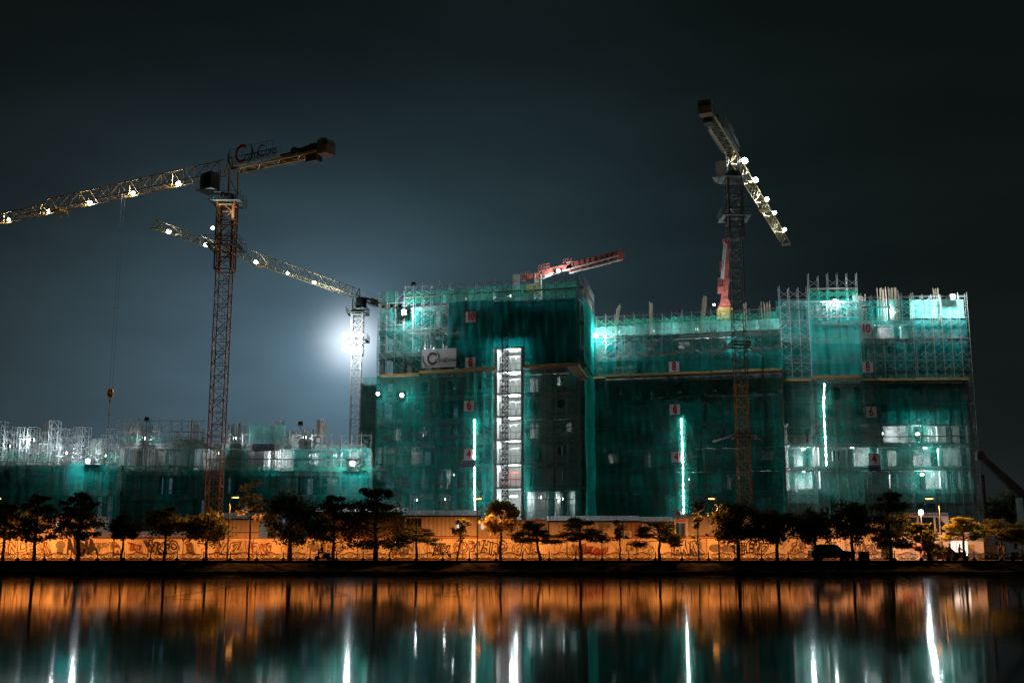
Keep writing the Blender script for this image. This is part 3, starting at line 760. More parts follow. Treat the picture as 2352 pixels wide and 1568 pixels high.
def banner(blk, px0, px1, py0, py1, lines, label, off=-2.05, white_ends=False):
    x0 = blk.xs(px0, py0, off); x1 = blk.xs(px1, py0, off); z0 = blk.z(px0, py1, off); z1 = blk.z(px0, py0, off)
    t = thing('safety_banner', blk.w(x0, off, z0), label, 'banner', 'safety slogan banners')
    e = (x1 - x0) * .16 if white_ends else 0
    b = MB(blk.M); b.box((x0 + e, off, z0), (x1 - e, off + .04, z1)); b.build('sheet', 'sign_blue', t)
    if white_ends:
        b = MB(blk.M); b.box((x0, off, z0), (x0 + e, off + .04, z1)); b.build('end_panel', 'sign_white', t); b = MB(blk.M); b.box((x1 - e, off, z0), (x1, off + .04, z1)); b.build('end_panel', 'sign_white', t)
    else:
        b = MB(blk.M); b.box((x0, off, z1), (x1, off + .04, z1 + (z1 - z0) * .25)); b.build('header', 'sign_white', t)
    h = (z1 - z0)
    for s_, rel, sz in lines:
        text_mesh(s_, h * sz, 'sign_white', t, blk.w((x0 + x1) / 2, off - .02, z0 + h * rel), blk.d, bold=.004, sx=.8)
    return t
banner(B3, 1994, 2023, 1068, 1082, [('HÃY LUÔN NGHĨ ĐẾN', .72, .28), ('AN TOÀN LÀ TRÊN HẾT', .3, .34)], 'small blue safety banner under the number 4 board of the right block')
banner(B1, 1062, 1091, 1058, 1071, [('HÃY DÀNH THỜI GIAN', .66, .34), ('CHO CÔNG TÁC AN TOÀN', .28, .28)], 'small blue safety banner under the number 4 board of the tall block')

# ---- low blocks at the left
B0 = Block(268, 1080, 166, 852, 1085, 168)
zf0 = [G]
for py in (1135, 1080, 1019): zf0.append(B0.z(560, py))
b0 = frame_building(B0, .5, B0.L - 1, 13, zf0, 'long low netted block with rebar on its roof, behind the left crane', wallfn=lambda k, i: 'osow'[(i + k) % 4], bayw=5.2, seed=41)
zt0 = B0.z(560, 969)
xr = lambda px: B0.xs(px, 1000)
for px0, px1, py, n in ((283, 325, 968, 16), (330, 352, 975, 8), (392, 415, 985, 7), (428, 452, 967, 14), (455, 470, 985, 5), (520, 546, 970, 14), (548, 566, 976, 8), (622, 648, 962, 10), (652, 722, 985, 26), (724, 748, 962, 16)):
    rebar_cluster(B0, xr(px0), xr(px1), .6, zf0[-1], B0.z(px0, py), n, b0)
b = MB(B0.M); b.box((xr(655), .4, zf0[-1]), (xr(735), 1.0, zf0[-1] + 1.0)); b.build('shutter_wall', 'formwork', b0)
scaffold(B0, 0, xr(470), zg, zt0, 'scaffold on the left half of the low block with rebar', extra=.3)
scaffold(B0, xr(470) + .1, B0.L, zg, B0.z(700, 1000), 'scaffold on the right half of the low block, behind the left crane', extra=.3)
# dense props under the roof slab
pr = thing('shoring', B0.w(10, 0, zf0[-2]), 'dense forest of steel props under the roof slab of the low block', 'shoring')
b = MB(B0.M)
for i in range(170):
    X = random.uniform(.6, B0.L - .6); Y_ = random.choice((1.4, 2.2, 3.0, 4.0)); b.tube((X, Y_, zf0[-2]), (X, Y_, zf0[-1] - .3), .03, 3)
for i in range(30):
    X = random.uniform(.6, B0.L - 3); zz = random.uniform(zf0[-2], zf0[-1] - .4); b.tube((X, 1.4, zz), (X + 3, 1.4, zz), .025, 3)
b.build('prop', 'pole_white', pr)
# timber pile on the roof
tp = thing('timber_pile', B0.w(xr(410), 1.5, zf0[-1]), 'heap of sawn timber offcuts on the roof of the low block', 'timber pile')
b = MB(B0.M)
for i in range(60):
    X = xr(395) + random.gauss(1.8, 1.1); zz = zf0[-1] + abs(random.gauss(.1, .35)); a = random.uniform(-.7, .7)
    b.tube((X, 1.2 + random.random(), zz), (X + 1.1 * cos(a), 1.2 + random.random(), max(zf0[-1] + .05, zz + 1.1 * sin(a))), .05, 4)
b.build('timber', 'rebar', tp)
N(B0, 283, 470, 1001, 1018, 'net_green', 'low green net fringing the roof of the low block', ext=1080, off=-1.0, sag=.5)
N(B0, 380, 568, 1024, 1074, 'net_sheer', 'thin net over the props left of the crane mast', ext=1080)
N(B0, 568, 652, 974, 1018, 'net_light', 'pale upright net panel above the blue slogan banner', ext=1080)
N(B0, 652, 852, 1026, 1080, 'net_sheer', 'thin brightly backlit net at the right end of the low block', ext=1080)
N(B0, 283, 420, 1080, 1196, 'net_lower', 'dark net over the lower floors of the low block, left part', ext=1100)
N(B0, 420, 640, 1078, 1196, 'net_lower', 'dark net over the lower floors of the low block behind the crane mast', ext=1100)
N(B0, 640, 856, 1082, 1196, 'net_lower', 'dark net over the lower floors of the low block by the tall block', ext=1100)
N(B0, 283, 860, 1070, 1082, 'net_green', 'rolled green net band across the middle of the low block', ext=1080, off=-1.8, sag=.3)
banner(B0, 568, 642, 1019, 1035, [('AN TOÀN LÀ GIÁ TRỊ CỐT LÕI', .66, .42), ('SAFETY IS OUR CORE VALUE', .25, .34)], 'long blue slogan banner with white ends, beside the left crane', white_ends=True)
Bz = Block(-60, 1080, 163, 277, 1080, 164)
zfz = [G] + [Bz.z(100, py) for py in (1125, 1066)]
bz = frame_building(Bz, .3, Bz.L - .3, 12, zfz, 'lowest netted block at the far left under a thicket of props', wallfn=lambda k, i: 'osd'[i % 3], bayw=5, seed=51)
scaffold(Bz, 0, Bz.L, zg, Bz.z(100, 1062), 'dark scaffold on the netted front of the far left block')
# thicket of shoring towers
rt = random.Random(77)
for row, (yy, hmax) in enumerate(((-.3, 0), (3.2, .8), (6.5, 1.6), (10, 2.2))):
    th = thing('shoring', Bz.w(0, yy, zfz[-1]), ['front row of bright white shoring towers at the far left', 'second row of shoring towers at the far left', 'third row of shoring towers at the far left', 'rearmost row of shoring towers at the far left'][row], 'shoring', 'shoring towers on the far left block')
    x = .2 + rt.random()
    while x < Bz.L - 1.5:
        w_ = 1.3; rel = x / Bz.L
        n = rt.choice((2, 3, 3, 4)) + (1 if rel < .62 and row else 0); zoff = rt.uniform(-.6, .5)
        if rel > .9: n -= 1
        b = MB(Bz.M); zb = zfz[-1] + zoff; w_ = rt.choice((1.0, 1.3, 1.6))
        for k in range(max(1, n)):
            z0 = zb + k * 1.25; z1 = z0 + 1.2
            for X in (x, x + w_):
                b.tube((X, yy, z0), (X, yy, z1), .042, 4); b.tube((X, yy + 1.1, z0), (X, yy + 1.1, z1), .042, 4)
                b.tube((X, yy, z1), (X, yy + 1.1, z1), .03, 3)
            b.tube((x, yy, z1), (x + w_, yy, z1), .035, 3); b.tube((x, yy, z0 + .1), (x + w_ * .5, yy, z1), .026, 3); b.tube((x + w_, yy, z0 + .1), (x + w_ * .5, yy, z1), .026, 3)
            b.tube((x, yy + 1.1, z0), (x + w_, yy + 1.1, z1), .026, 3)
        b.build('shoring_tower', 'pole_white', th)
        x += w_ + rt.uniform(-.5, .7)
rebar_cluster(Bz, Bz.xs(35, 1000), Bz.xs(62, 1000), 8, zfz[-1], Bz.z(50, 966, 8), 9, bz, .05)
N(Bz, -60, 152, 1068, 1196, 'net_lower', 'dark worn net on the front of the far left block', ext=1100)
N(Bz, 153, 192, 1062, 1192, 'net_blue', 'bright turquoise strip of net on the far left block', ext=1100, off=-1.8)
N(Bz, 192, 278, 1066, 1196, 'net_lower', 'dark net right of the turquoise strip on the far left block', ext=1100)
N(Bz, 0, 130, 1036, 1066, 'net_green', 'ragged green net half hiding the shoring at the frame edge', ext=1100, off=-.2, sag=.6)
N(Bz, 190, 276, 1040, 1068, 'net_green', 'ragged green net right of the left floodlight', ext=1100, off=-.2, sag=.5)
# far netted block glimpsed between the third crane and the tall block
Bf = Block(832, 960, 205, 866, 960, 205)
frame_building(Bf, 0, Bf.L, 8, [G] + [Bf.z(850, p) for p in (1100, 1055, 1010, 965, 920, 880)], 'far pale block glimpsed between the third crane and the tall block', bayw=2.5, seed=6)
N(Bf, 832, 866, 866, 1030, 'net_light', 'pale hazy net on the far block left of the tall block', ext=960, off=-1.0)

# rebar on the roofs
for blk, lst in ((B2, ((1405, 1413, 700, 8, .35), (1490, 1497, 694, 7, .02), (1604, 1613, 680, 9, .3), (1706, 1712, 690, 6, .1))), (B3, ((1964, 1972, 672, 5, .0), (1974, 1990, 678, 8, 0), (2022, 2040, 662, 14, .0), (2046, 2068, 659, 14, 0), (1752, 1772, 692, 9, -.1), (2152, 2164, 660, 7, 0)))):
    par = thing('rebar_bundle', blk.w(5, .8, 35), 'starter bars standing on the roof of the ' + ('middle block' if blk is B2 else 'right block'), 'rebar')
    for px0, px1, py, n, ln in lst:
        zb = (zf2 if blk is B2 else zf3)[-1]
        rebar_cluster(blk, blk.xs(px0, 720, .8), blk.xs(px1, 720, .8), .8, zb, blk.z(px0, py, .8), n, par, ln * .4)

# ------------------------------------------------------------------ vertical tube lights on the stair towers
def tubes(blk, pts, off, label, wobble=.0):
    x = blk.xs(pts[0][0], pts[0][1], off); z = blk.z(pts[-1][0], pts[-1][1], off)
    t = thing('tube_light_string', blk.w(x, off, z), label, 'light string', 'vertical light strings on the stair towers')
    for a, b_ in zip(pts, pts[1:]):
        pa = blk.w(blk.xs(a[0], a[1], off), off, blk.z(a[0], a[1], off)); pb_ = blk.w(blk.xs(b_[0], b_[1], off), off, blk.z(b_[0], b_[1], off))
        b = MB(); n = 4
        for k in range(n):
            q0 = pa.lerp(pb_, k / n + .03); q1 = pa.lerp(pb_, (k + 1) / n - .03)
            b.tube(q0, q1, random.choice((.05, .09, .14)), 5, random.choice((.04, .08)))
        b.build('tube', 'tube', t)
    return t
tubes(B1, [(1090, 962), (1090, 1015), (1090, 1070), (1090, 1125), (1091, 1178)], -2.0, 'bright vertical light string left of the lit shaft')
tubes(B2, [(1565, 960), (1567, 1015), (1569, 1070), (1569, 1120), (1571, 1180)], -2.0, 'bright vertical light string on the middle block')
tubes(B3b, [(1894, 880), (1892, 920), (1893, 960), (1896, 1010), (1898, 1070)], -1.4, 'bright vertical light string on the projecting bay of the right block')

# ------------------------------------------------------------------ floodlights and room lamps
FL = floodlight
FL(928, 716, 169.0, 2600, 'floodlight on the upper left of the tall block near the roof', .6)
FL(868, 904, 170.0, 200, 'floodlight at the left edge of the tall block below the edge board', .45)
FL(923, 907, 169.0, 300, 'floodlight just right of the one at the left edge of the tall block', .5)
FL(1368, 770, 173.0, 1600, 'floodlight in the inner corner between the tall and middle blocks', .55, aim=(.6, -.5, -.2))
FL(202, 1058, 160.5, 700, 'floodlight above the turquoise net of the far left block', .55)
FL(810, 1063, 164.5, 1500, 'floodlight at the right end of the low block', .55)
FL(2188, 681, 175.5, 4500, 'floodlight at the top right corner of the right block', .6, post=.1)
FL(2115, 1175, 128.0, 800, 'white floodlight among the trees by the site gate', .42, post=4.5)
# unlit floodlights seen from behind
for px, py, Y, lb in ((337, 962, 169, 'unlit floodlight seen from behind over the low block, left one'), (690, 972, 170, 'unlit floodlight seen from behind over the low block by the rebar'), (950, 652, 174, 'unlit floodlight seen from behind on the tall block roof'), (1562, 716, 176, 'small unlit floodlight on the middle block roof')):
    FL(px, py, Y, 0, lb, .55, light=False, mat='glass_dark', post=2.6)
def room(blk, px, py, off, power, label, size=.5):
    seen = blk is B3 and py > 980 and power > 400 or (blk is B3 and px == 1918)
    x = blk.xs(px, py, off); z = blk.z(px, py, off); p = blk.w(x, off, z)
    t = thing('work_lamp', p, label, 'work lamp', 'work lamps inside the blocks')
    if seen:
        b = MB(blk.M); b.prism([(x + size / 2 * cos(a * pi / 4), z + size / 3 * sin(a * pi / 4)) for a in range(8)], 1, off - .05, off + .05); b.build('lens', 'lens', t)
        b = MB(blk.M); b.box((x - size * .6, off + .06, z - size * .4), (x + size * .6, off + .14, z + size * .4)); b.build('housing', 'crane_dark', t)
        plight(blk.w(x, off - .45, z), power * 3, rad=.2, parent=t)
    else:
        b = MB(blk.M); b.box((x - .16, off - .16, z - .2), (x + .16, off + .16, z + .2)); b.tube((x, off, z - 1.2), (x, off, z - .2), .04, 4); b.build('housing', 'crane_dark', t)
        for sd_ in (-1, 1):
            b = MB(blk.M); b.box((x + sd_ * .165 - .01, off - .12, z - .15), (x + sd_ * .165 + .01, off + .12, z + .15)); b.build('lens', 'tube', t)
            slight(blk.w(x + sd_ * .3, off, z), blk.d * sd_, power * (1.9 if blk is B0 else 1.3), 152, rad=.1, parent=t)
    return t
R_ = [
 (B2, 1455, 1030, 5, 260, 'dim work lamp on the third floor at the left of the middle block'),
 (B2, 1650, 1040, 5, 260, 'dim work lamp on the third floor right of the light string'),
 (B1, 900, 1060, 5, 300, 'dim work lamp on the second floor at the left end of the tall block'),
 (B1, 1040, 1090, 5, 260, 'dim work lamp on the second floor left of the light string'),
 (B1, 1068, 686, 1.5, 260, 'work lamp on the roof deck above the number 10 board'),
 (B1, 1170, 680, 1.5, 200, 'work lamp on the roof deck left of the boom column'),
 (B1, 1000, 800, 2.2, 500, 'work lamp behind the worn net right above the banner'),
 (B1, 975, 756, 2.6, 260, 'work lamp behind the worn net two floors above the banner'),
 (B1, 955, 1148, 3, 160, 'work lamp at street level near the left of the tall block'),
 (B1, 1020, 1146, 4, 160, 'work lamp at street level in the middle of the banner wing'),
 (B1, 1240, 1142, 4, 380, 'work lamp at street level right of the lit shaft'),
 (B1, 1290, 1145, 5, 220, 'work lamp at street level at the right corner of the tall block'),
 (B1, 960, 1010, 6, 420, 'dim work lamp inside the banner wing, third floor'),
 (B1, 1255, 1000, 3, 240, 'dim work lamp inside the narrow wing, third floor'),
 (B1, 1255, 885, 3, 240, 'dim work lamp inside the narrow wing, fifth floor'),
 (B2, 1500, 760, 3, 650, 'work lamp on the roof deck in the centre left of the middle block'),
 (B2, 1420, 762, 3, 420, 'work lamp on the roof deck at the left of the middle block'),
 (B2, 1600, 756, 3, 700, 'work lamp on the roof deck right of centre of the middle block'),
 (B2, 1740, 752, 3, 650, 'work lamp on the roof deck at the right of the middle block'),
 (B2, 1640, 786, 1.8, 1700, 'work lamp under the roof slab left of the crane tie'),
 (B2, 1530, 790, 2, 260, 'dim work lamp under the roof slab in the centre of the middle block'),
 (B2, 1420, 1080, 7, 420, 'dim work lamp low in the left of the middle block'),
 (B2, 1580, 1100, 7, 420, 'dim work lamp low in the centre of the middle block'),
 (B2, 1740, 1095, 7, 420, 'dim work lamp low in the right of the middle block'),
 (B2, 1590, 1150, 3, 420, 'work lamp at street level of the middle block'),
 (B3, 1918, 690, -.1, 800, 'strong work lamp under the raised roof of the right block'),
 (B3, 2060, 716, 1.5, 3600, 'strong work lamp on the top floor behind the rebar of the right block'),
 (B3, 2012, 748, 1.6, 1100, 'work lamp near the number 10 board of the right block'),
 (B3, 2145, 716, 2.5, 1500, 'warm work lamp on the roof deck at the far right'),
 (B3, 2108, 996, 1.4, 420, 'lamp in the right hand room on the fourth floor of the right block'),
 (B3, 2124, 1028, 1.4, 420, 'lamp in the right hand room on the third floor of the right block'),
 (B3, 2118, 1089, 1.4, 480, 'lamp in the right hand room on the second floor of the right block'),
 (B3, 1957, 1027, 1.6, 480, 'lamp right of the vertical light string of the right block'),
 (B3, 1845, 1031, 1.6, 650, 'lamp in the brightest left room of the right block'),
 (B3, 1846, 1081, 1.6, 650, 'lamp in the left room below the brightest one'),
 (B3, 1840, 988, 1.6, 260, 'lamp in the left room above the brightest one'),
 (B3, 2030, 995, 3.5, 260, 'lamp deep in the room left of the fourth floor right room'),
 (B3, 2035, 1094, 3.5, 260, 'lamp deep in the room under the small blue banner'),
 (B3, 1960, 1095, 4, 160, 'dim lamp in the middle room of the second floor'),
 (B0, 600, 1050, 5, 420, 'work lamp under the roof slab behind the slogan banner'),
 (B0, 700, 1042, 4, 650, 'work lamp under the roof slab near the shutter wall'),
 (B0, 770, 1046, 4, 650, 'work lamp under the roof slab at the right of the low block'),
 (B0, 500, 1040, 6, 260, 'work lamp under the slab just right of the crane mast'),
 (B0, 700, 1004, -2.4, 160, 'work lamp lighting the rebar wall on the low roof'),
 (B0, 330, 1006, -2.4, 140, 'work lamp on the left end of the low roof'),
 (B0, 540, 1006, -2.4, 120, 'work lamp on the low roof right of the crane mast'),
 (Bz, 20, 1024, 1.6, 320, 'work lamp in the shoring thicket at the frame edge'),
 (Bz, 75, 1010, 2.2, 420, 'work lamp in the middle of the shoring thicket'),
 (Bz, 150, 1040, 2.2, 380, 'work lamp in the shoring thicket left of the floodlight'),
 (Bz, 240, 1046, 2.2, 300, 'work lamp at the right end of the shoring thicket'),
]
for a in R_: room(*a)

# ------------------------------------------------------------------ tower cranes
def crane(base, mast_w, top_z, az, jib_len, cj_len, label, mats, cab_side=1, top_shade=False, secs=3.0, lamps=(), jib_lamp_power=700, detail=True, jh=1.9, taper=True, scale=1.0, lamp_side=-1):
    x, y, z = base; root = thing('tower_crane', base, label, 'tower crane', 'tower cranes on the site')
    mast, jibm = mats; s = scale
    b = MB(); lattice(b, (x, y, z), z + secs, mast_w, secs / 2, .09 * s, .045 * s)
    # access ladder inside the section
    for q in range(int(secs / .4)): b.tube((x - .2, y + .3, z + q * .4), (x + .2, y + .3, z + q * .4), .02, 3)
    b.tube((x - .2, y + .3, z), (x - .2, y + .3, z + secs), .025, 3); b.tube((x + .2, y + .3, z), (x + .2, y + .3, z + secs), .025, 3)
    s0 = b.build('mast_section', mast, root); n = int(round((top_z - 4.5 - z) / secs))
    s1 = None
    for k in range(1, n):
        c = instance(s0, root, (0, 0, secs * k))
        if top_shade and k > n * .42:  # upper sections recoloured darker: the unlit mast top is painted in
            if s1 is None: s1 = s0.data.copy(); s1.materials.clear(); s1.materials.append(M['pole_dark'])
            c.data = s1
    zt = z + n * secs; w = mast_w
    # climbing cage collars and catwalks
    for zc, ww in ((zt - .2, 1.15), (zt - 6.0, 1.25)):
        b = MB(); e = w * ww
        
        for a_ in (((-e, -e), (e, -e * .72)), ((-e, e * .72), (e, e)), ((-e, -e * .719), (-e * .72, e * .719)), ((e * .72, -e * .719), (e, e * .719))): b.box((x + a_[0][0], y + a_[0][1], zc - .07), (x + a_[1][0], y + a_[1][1], zc))
        for zz in (.55, 1.1): b.path([(x - e, y - e, zc + zz), (x + e, y - e, zc + zz), (x + e, y + e, zc + zz), (x - e, y + e, zc + zz), (x - e, y - e, zc + zz)], .03, 3)
        for i in range(7):
            q = -e + 2 * e * i / 6
            for sy in (-e, e): b.tube((x + q, y + sy, zc), (x + q, y + sy, zc + 1.1), .03, 3); b.tube((x + sy, y + q, zc), (x + sy, y + q, zc + 1.1), .03, 3)
        b.build('catwalk', 'cat_steel', root)
    b = MB(); e = w * .62
    for sx, sy in ((-e, -e), (e, -e), (e, e), (-e, e)): b.tube((x + sx, y + sy, zt - 9), (x + sx, y + sy, zt), .12 * s, 4)
    for k in range(5):
        zz = zt - 9 + k * 2.1
        b.path([(x - e, y - e, zz), (x + e, y - e, zz), (x + e, y + e, zz), (x - e, y + e, zz), (x - e, y - e, zz)], .09 * s, 4)
    b.tube((x - e, y - e, zt - 9), (x + e, y - e, zt - 6.9), .07, 3); b.tube((x + e, y - e, zt - 6.9), (x - e, y - e, zt - 4.8), .07, 3); b.tube((x - e, y - e, zt - 4.8), (x + e, y - e, zt - 2.7), .07, 3)
    b.build('climbing_cage', 'pole_dark' if top_shade else mast, root)
    b = MB(); b.tube((x, y, zt), (x, y, zt + .5), w * .75, 16); b.tube((x, y, zt + .5), (x, y, zt + .9), w * .62, 16); b.build('slewing_ring', 'crane_dark' if detail else mast, root)
    R = Matrix.Translation((x, y, 0)) @ Matrix.Rotation(az, 4, 'Z')
    zj = top_z
    b = MB(R); hw_ = .8 * s
    for sx in (-.9, .9):
        for sy in (-.8, .8): b.tube((sx, sy, zt + .9), (sx * .8, sy, zj + .2), .1, 4)
    b.tube((-.9, -.8, zt + .9), (.9, -.8, zj), .06, 3); b.tube((.9, -.8, zt + .9), (-.9, -.8, zj), .06, 3)
    b.tube((-.9, .8, zt + .9), (-.9, -.8, zj), .06, 3); b.tube((-.8, 0, zj), (-.3, 0, zj + jh + .2), .1, 4); b.tube((.9, 0, zj), (-.3, 0, zj + jh + .2), .1, 4)
    b.build('tower_head', jibm, root)
    # jib
    sec = 2.0 * s; n = int(jib_len / sec)
    b = MB(R)
    def truss(b, x0, h):
        for sy in (-hw_, hw_): b.tube((x0, sy, zj), (x0 + sec, sy, zj), .07 * s, 4)
        b.tube((x0, 0, zj + h), (x0 + sec, 0, zj + h), .075 * s, 4)
        for sy in (-hw_, hw_):
            b.tube((x0, sy, zj), (x0 + sec / 2, 0, zj + h), .042 * s, 3); b.tube((x0 + sec, sy, zj), (x0 + sec / 2, 0, zj + h), .042 * s, 3)
        b.tube((x0, -hw_, zj), (x0 + sec, hw_, zj), .03 * s, 3); b.tube((x0, hw_, zj), (x0 + sec, -hw_, zj), .03 * s, 3); b.tube((x0, -hw_, zj), (x0, hw_, zj), .035 * s, 3)
    truss(b, 1.0, jh); j0 = b.build('jib_section', jibm, root)
    n1 = int(n * .62) if taper else n
    dv = Vector((cos(az), sin(az), 0))
    for k in range(1, n1): instance(j0, root, dv * sec * k)
    if taper:
        b = MB(R); truss(b, 1.0 + n1 * sec, jh * .68); j1 = b.build('jib_section', jibm, root)
        for k in range(1, n - n1): instance(j1, root, dv * sec * k)
    b = MB(R); tx = jib_len + 1; b.path([(tx, -hw_, zj), (tx, 0, zj + jh * .68), (tx, hw_, zj), (tx, -hw_, zj)], .07, 4); b.box((tx, -hw_, zj - .25), (tx + .5, hw_, zj - .1)); b.build('jib_end', jibm, root)
    # trolley, ropes
    b = MB(R); tq = jib_len * .55; b.box((tq - .9, -hw_, zj - .45), (tq + .9, hw_, zj - .2))
    for q in (-.7, .7): b.tube((tq + q, -hw_, zj - .5), (tq + q - .3, -hw_, zj - 1.1), .05, 3)
    b.build('trolley', jibm, root)
    # counter jib
    b = MB(R); cw = .75 * s
    for sy in (-cw, cw): b.box((-cj_len, sy - .1, zj - .05), (-1, sy + .1, zj + .25))
    m = int(cj_len / 1.6)
    for k in range(m):
        xa_ = -1 - k * 1.6; sg = 1 if k % 2 else -1
        b.tube((xa_, sg * cw, zj - .02), (xa_ - 1.6, -sg * cw, zj - .02), .05, 3); b.tube((xa_, -cw, zj), (xa_, cw, zj), .05, 3)
    b.build('counter_jib', jibm, root)
    b = MB(R)
    for sy in (-cw - .5, cw + .5):
        for zz in (.6, 1.15): b.tube((-1, sy, zj + .2 + zz), (-cj_len * .62, sy, zj + .2 + zz), .025, 3)
        for k in range(int(cj_len * .62 / 1.1)): b.tube((-1 - k * 1.1, sy, zj + .2), (-1 - k * 1.1, sy, zj + 1.35), .022, 3)
        b.box((-cj_len * .62, min(sy, sy * .6), zj + .16), (-1, max(sy, sy * .6), zj + .2))
    b.build('handrail', 'cat_steel', root)
    b = MB(R)
    b.prism([(-cj_len - .9, zj - .4), (-cj_len + .6, zj - .4), (-cj_len + .6, zj + 1.3), (-cj_len + .1, zj + 1.6), (-cj_len - .7, zj + 1.5), (-cj_len - .9, zj + 1.1)], 1, -.85, .85)
    b.build('counterweight', 'ballast', root)
    b = MB(R); b.box((-cj_len - .92, -.87, zj + .65), (-cj_len + .62, .87, zj + 1.05)); b.build('counterweight_band', 'crane_dark', root)
    b = MB(R)
    for q in range(3): b.box((-cj_len + 1.0 + q * .8, -.7, zj + .25), (-cj_len + 1.95 + q * .8, .7, zj + .95 + .12 * (2 - q)))
    b.tube((-cj_len + 4.3, -.8, zj + .75), (-cj_len + 4.3, .8, zj + .75), .5, 10); b.build('winch', 'crane_dark', root)
    b = MB(R); b.box((-cj_len + .9, -.6, zj - 1.0), (-cj_len + 2.5, .6, zj - .08)); b.build('machinery_box', 'crane_dark', root)
    b = MB(R); b.box((-cj_len + 5.4, -cw - .55, zj + .5), (-cj_len + 8.2, -cw - .48, zj + 1.6)); b.build('side_panel', 'ballast', root)
    b = MB(R)
    for q in range(8): b.tube((-cj_len + 5.2 + q * .45, -cw - 1.3, zj + .15), (-cj_len + 5.2 + q * .45, -cw - .3, zj + .15), .035, 3)
    b.tube((-cj_len + 5.2, -cw - 1.3, zj + .15), (-cj_len + 8.4, -cw - 1.3, zj + .15), .04, 3); b.build('side_platform', 'cat_steel', root)
    # cab
    cs = cab_side
    cab = None
    if detail:
        c0, c1 = (.6, 2.5); ya, yb = (cs * 1.15, cs * 2.6); ya, yb = min(ya, yb), max(ya, yb)
        b = MB(R); b.prism([(c0, zj - 2.7), (c1 - .3, zj - 2.7), (c1, zj - 2.0), (c1 - .15, zj - .5), (c0, zj - .4)], 1, ya, yb); cab = b.build('cab', 'sign_white' if not taper else 'crane_dark', root)
        b = MB(R); b.box((c0 + .25, ya - .02, zj - 1.9), (c1 - .45, ya - .005, zj - .75)); b.box((c0 + .25, yb + .005, zj - 1.9), (c1 - .45, yb + .02, zj - .75)); b.build('window', 'glass_dark', cab)
        b = MB(R); b.box((c0 - .6, ya - .5, zj - 2.85), (c1 + .2, yb + .5, zj - 2.77))
        for zz in (-2.3, -1.75): b.path([(c0 - .6, ya - .5, zj + zz), (c1 + .2, ya - .5, zj + zz), (c1 + .2, yb + .5, zj + zz)], .025, 3)
        b.build('cab_platform', 'cat_steel', root)
    # jib lamps
    for i, (r, pw, sz) in enumerate(lamps):
        cs = lamp_side; pos = R @ Vector((r, cs * (hw_ + .15), zj + .45))
        b = MB(); ss = sz / 2
        b.tube(pos + Vector((0, .12, 0)), pos + Vector((0, -.12, 0)), ss, 10, ss * 1.05); lm = b.build('floodlight', 'crane_dark', root)
        b = MB(); b.tube(pos + Vector((0, -.13, 0)), pos + Vector((0, -.2, 0)), ss * .95, 12); b.build('lens', 'lens', lm)
        if pw > 10000: slight(pos + Vector((0, -.38, -.05)), (cos(az) * 1.0, sin(az), -.42), pw, 150, rad=.12, parent=root); plight(pos + Vector((0, -.36, -.05)), 1500, rad=.12, parent=root)
        else: plight(pos + Vector((0, -.38, -.05)), pw, rad=.12, parent=root)
    return root, R, zj
# left crane
cb = P(489, 1183, 141); cb.z = G
zjl = P(530, 397, 141).z
tipp = PZ(0, 510, zjl); azl = atan2(tipp.y - cb.y, tipp.x - cb.x)
def rad_at(px, py, zj, c): q = PZ(px, py, zj); return sqrt((q.x - c.x) ** 2 + (q.y - c.y) ** 2)
lampl = [(rad_at(px, py + 2, zjl, cb), pw, sz) for px, py, pw, sz in ((375, 413, 800, .65), (277, 439, 600, .55), (178, 461, 760, .65), (91, 484, 400, .45), (10, 507, 360, .45))]
cl, RL, _ = crane(tuple(cb), 1.72, zjl, azl, 58, 15.5, 'nearest tower crane at the left, orange mast and long lamp-hung jib', ('crane_rust', 'crane_yellow'), lamps=lampl)
q_ = P(489, 524, 139.2)
floodlight(0, 0, 0, 900, 'small floodlight on the lower catwalk of the left crane mast', .4, aim=(.55, -.35, .8), spot=120, loc=q_)
# company lettering on its counter jib and cab
dcj = (RL.to_3x3() @ Vector((-1, 0, 0)))
def onl(xl, yl, zl): return RL @ Vector((xl, yl, zl))
nside = 1.45 if (RL.to_3x3() @ Vector((0, 1, 0))).y < 0 else -1.45
b = MB(RL)
for zz in (.4, 1.3, 2.4): b.tube((-1.4, nside, zjl + zz), (-8.8, nside, zjl + zz), .03, 3)
for k in range(8): b.tube((-1.4 - k, nside, zjl + .2), (-1.4 - k, nside, zjl + 2.4), .025, 3)
b.build('sign_rack', 'cat_steel', cl)
sg = 1 if nside > 0 else -1
for tx, size, mt, xl, zl, bl in (('C', 3.4, 'sign_red', -3.2, 1.35, .05), ('COTE', 1.15, 'ink', -5.1, .75, .01), ('C', 2.3, 'sign_red', -6.6, 1.2, .0), ('CONS', 1.15, 'ink', -7.9, .85, .01)):
    text_mesh(tx, size, mt, cl, onl(xl, nside + sg * .08, zjl + zl), dcj, bold=bl, sx=.8)
b = MB(RL); ringarc(b, -3.0, zjl + 1.5, 2.0, 1.65, -60, 30, nside + sg * .06, taper=True); ringarc(b, -3.4, zjl + 1.4, 1.9, 1.6, 130, 240, nside + sg * .06, taper=True); b.build('sign_swoosh', 'sign_green', cl)
b = MB(RL); b.box((1.9, 2.605, zjl - 2.5), (2.35, 2.63, zjl - .6)); b.build('name_panel', 'sign_white', cl)
text_mesh('POTAIN', .42, 'ink', cl, onl(2.12, 2.65, zjl - 1.55), (0, 0, 1), zdir=dcj, bold=.01)
text_mesh('MCT', .42, 'crane_yellow', cl, onl(-15.6, sg * .9, zjl + .86), dcj, bold=.02)
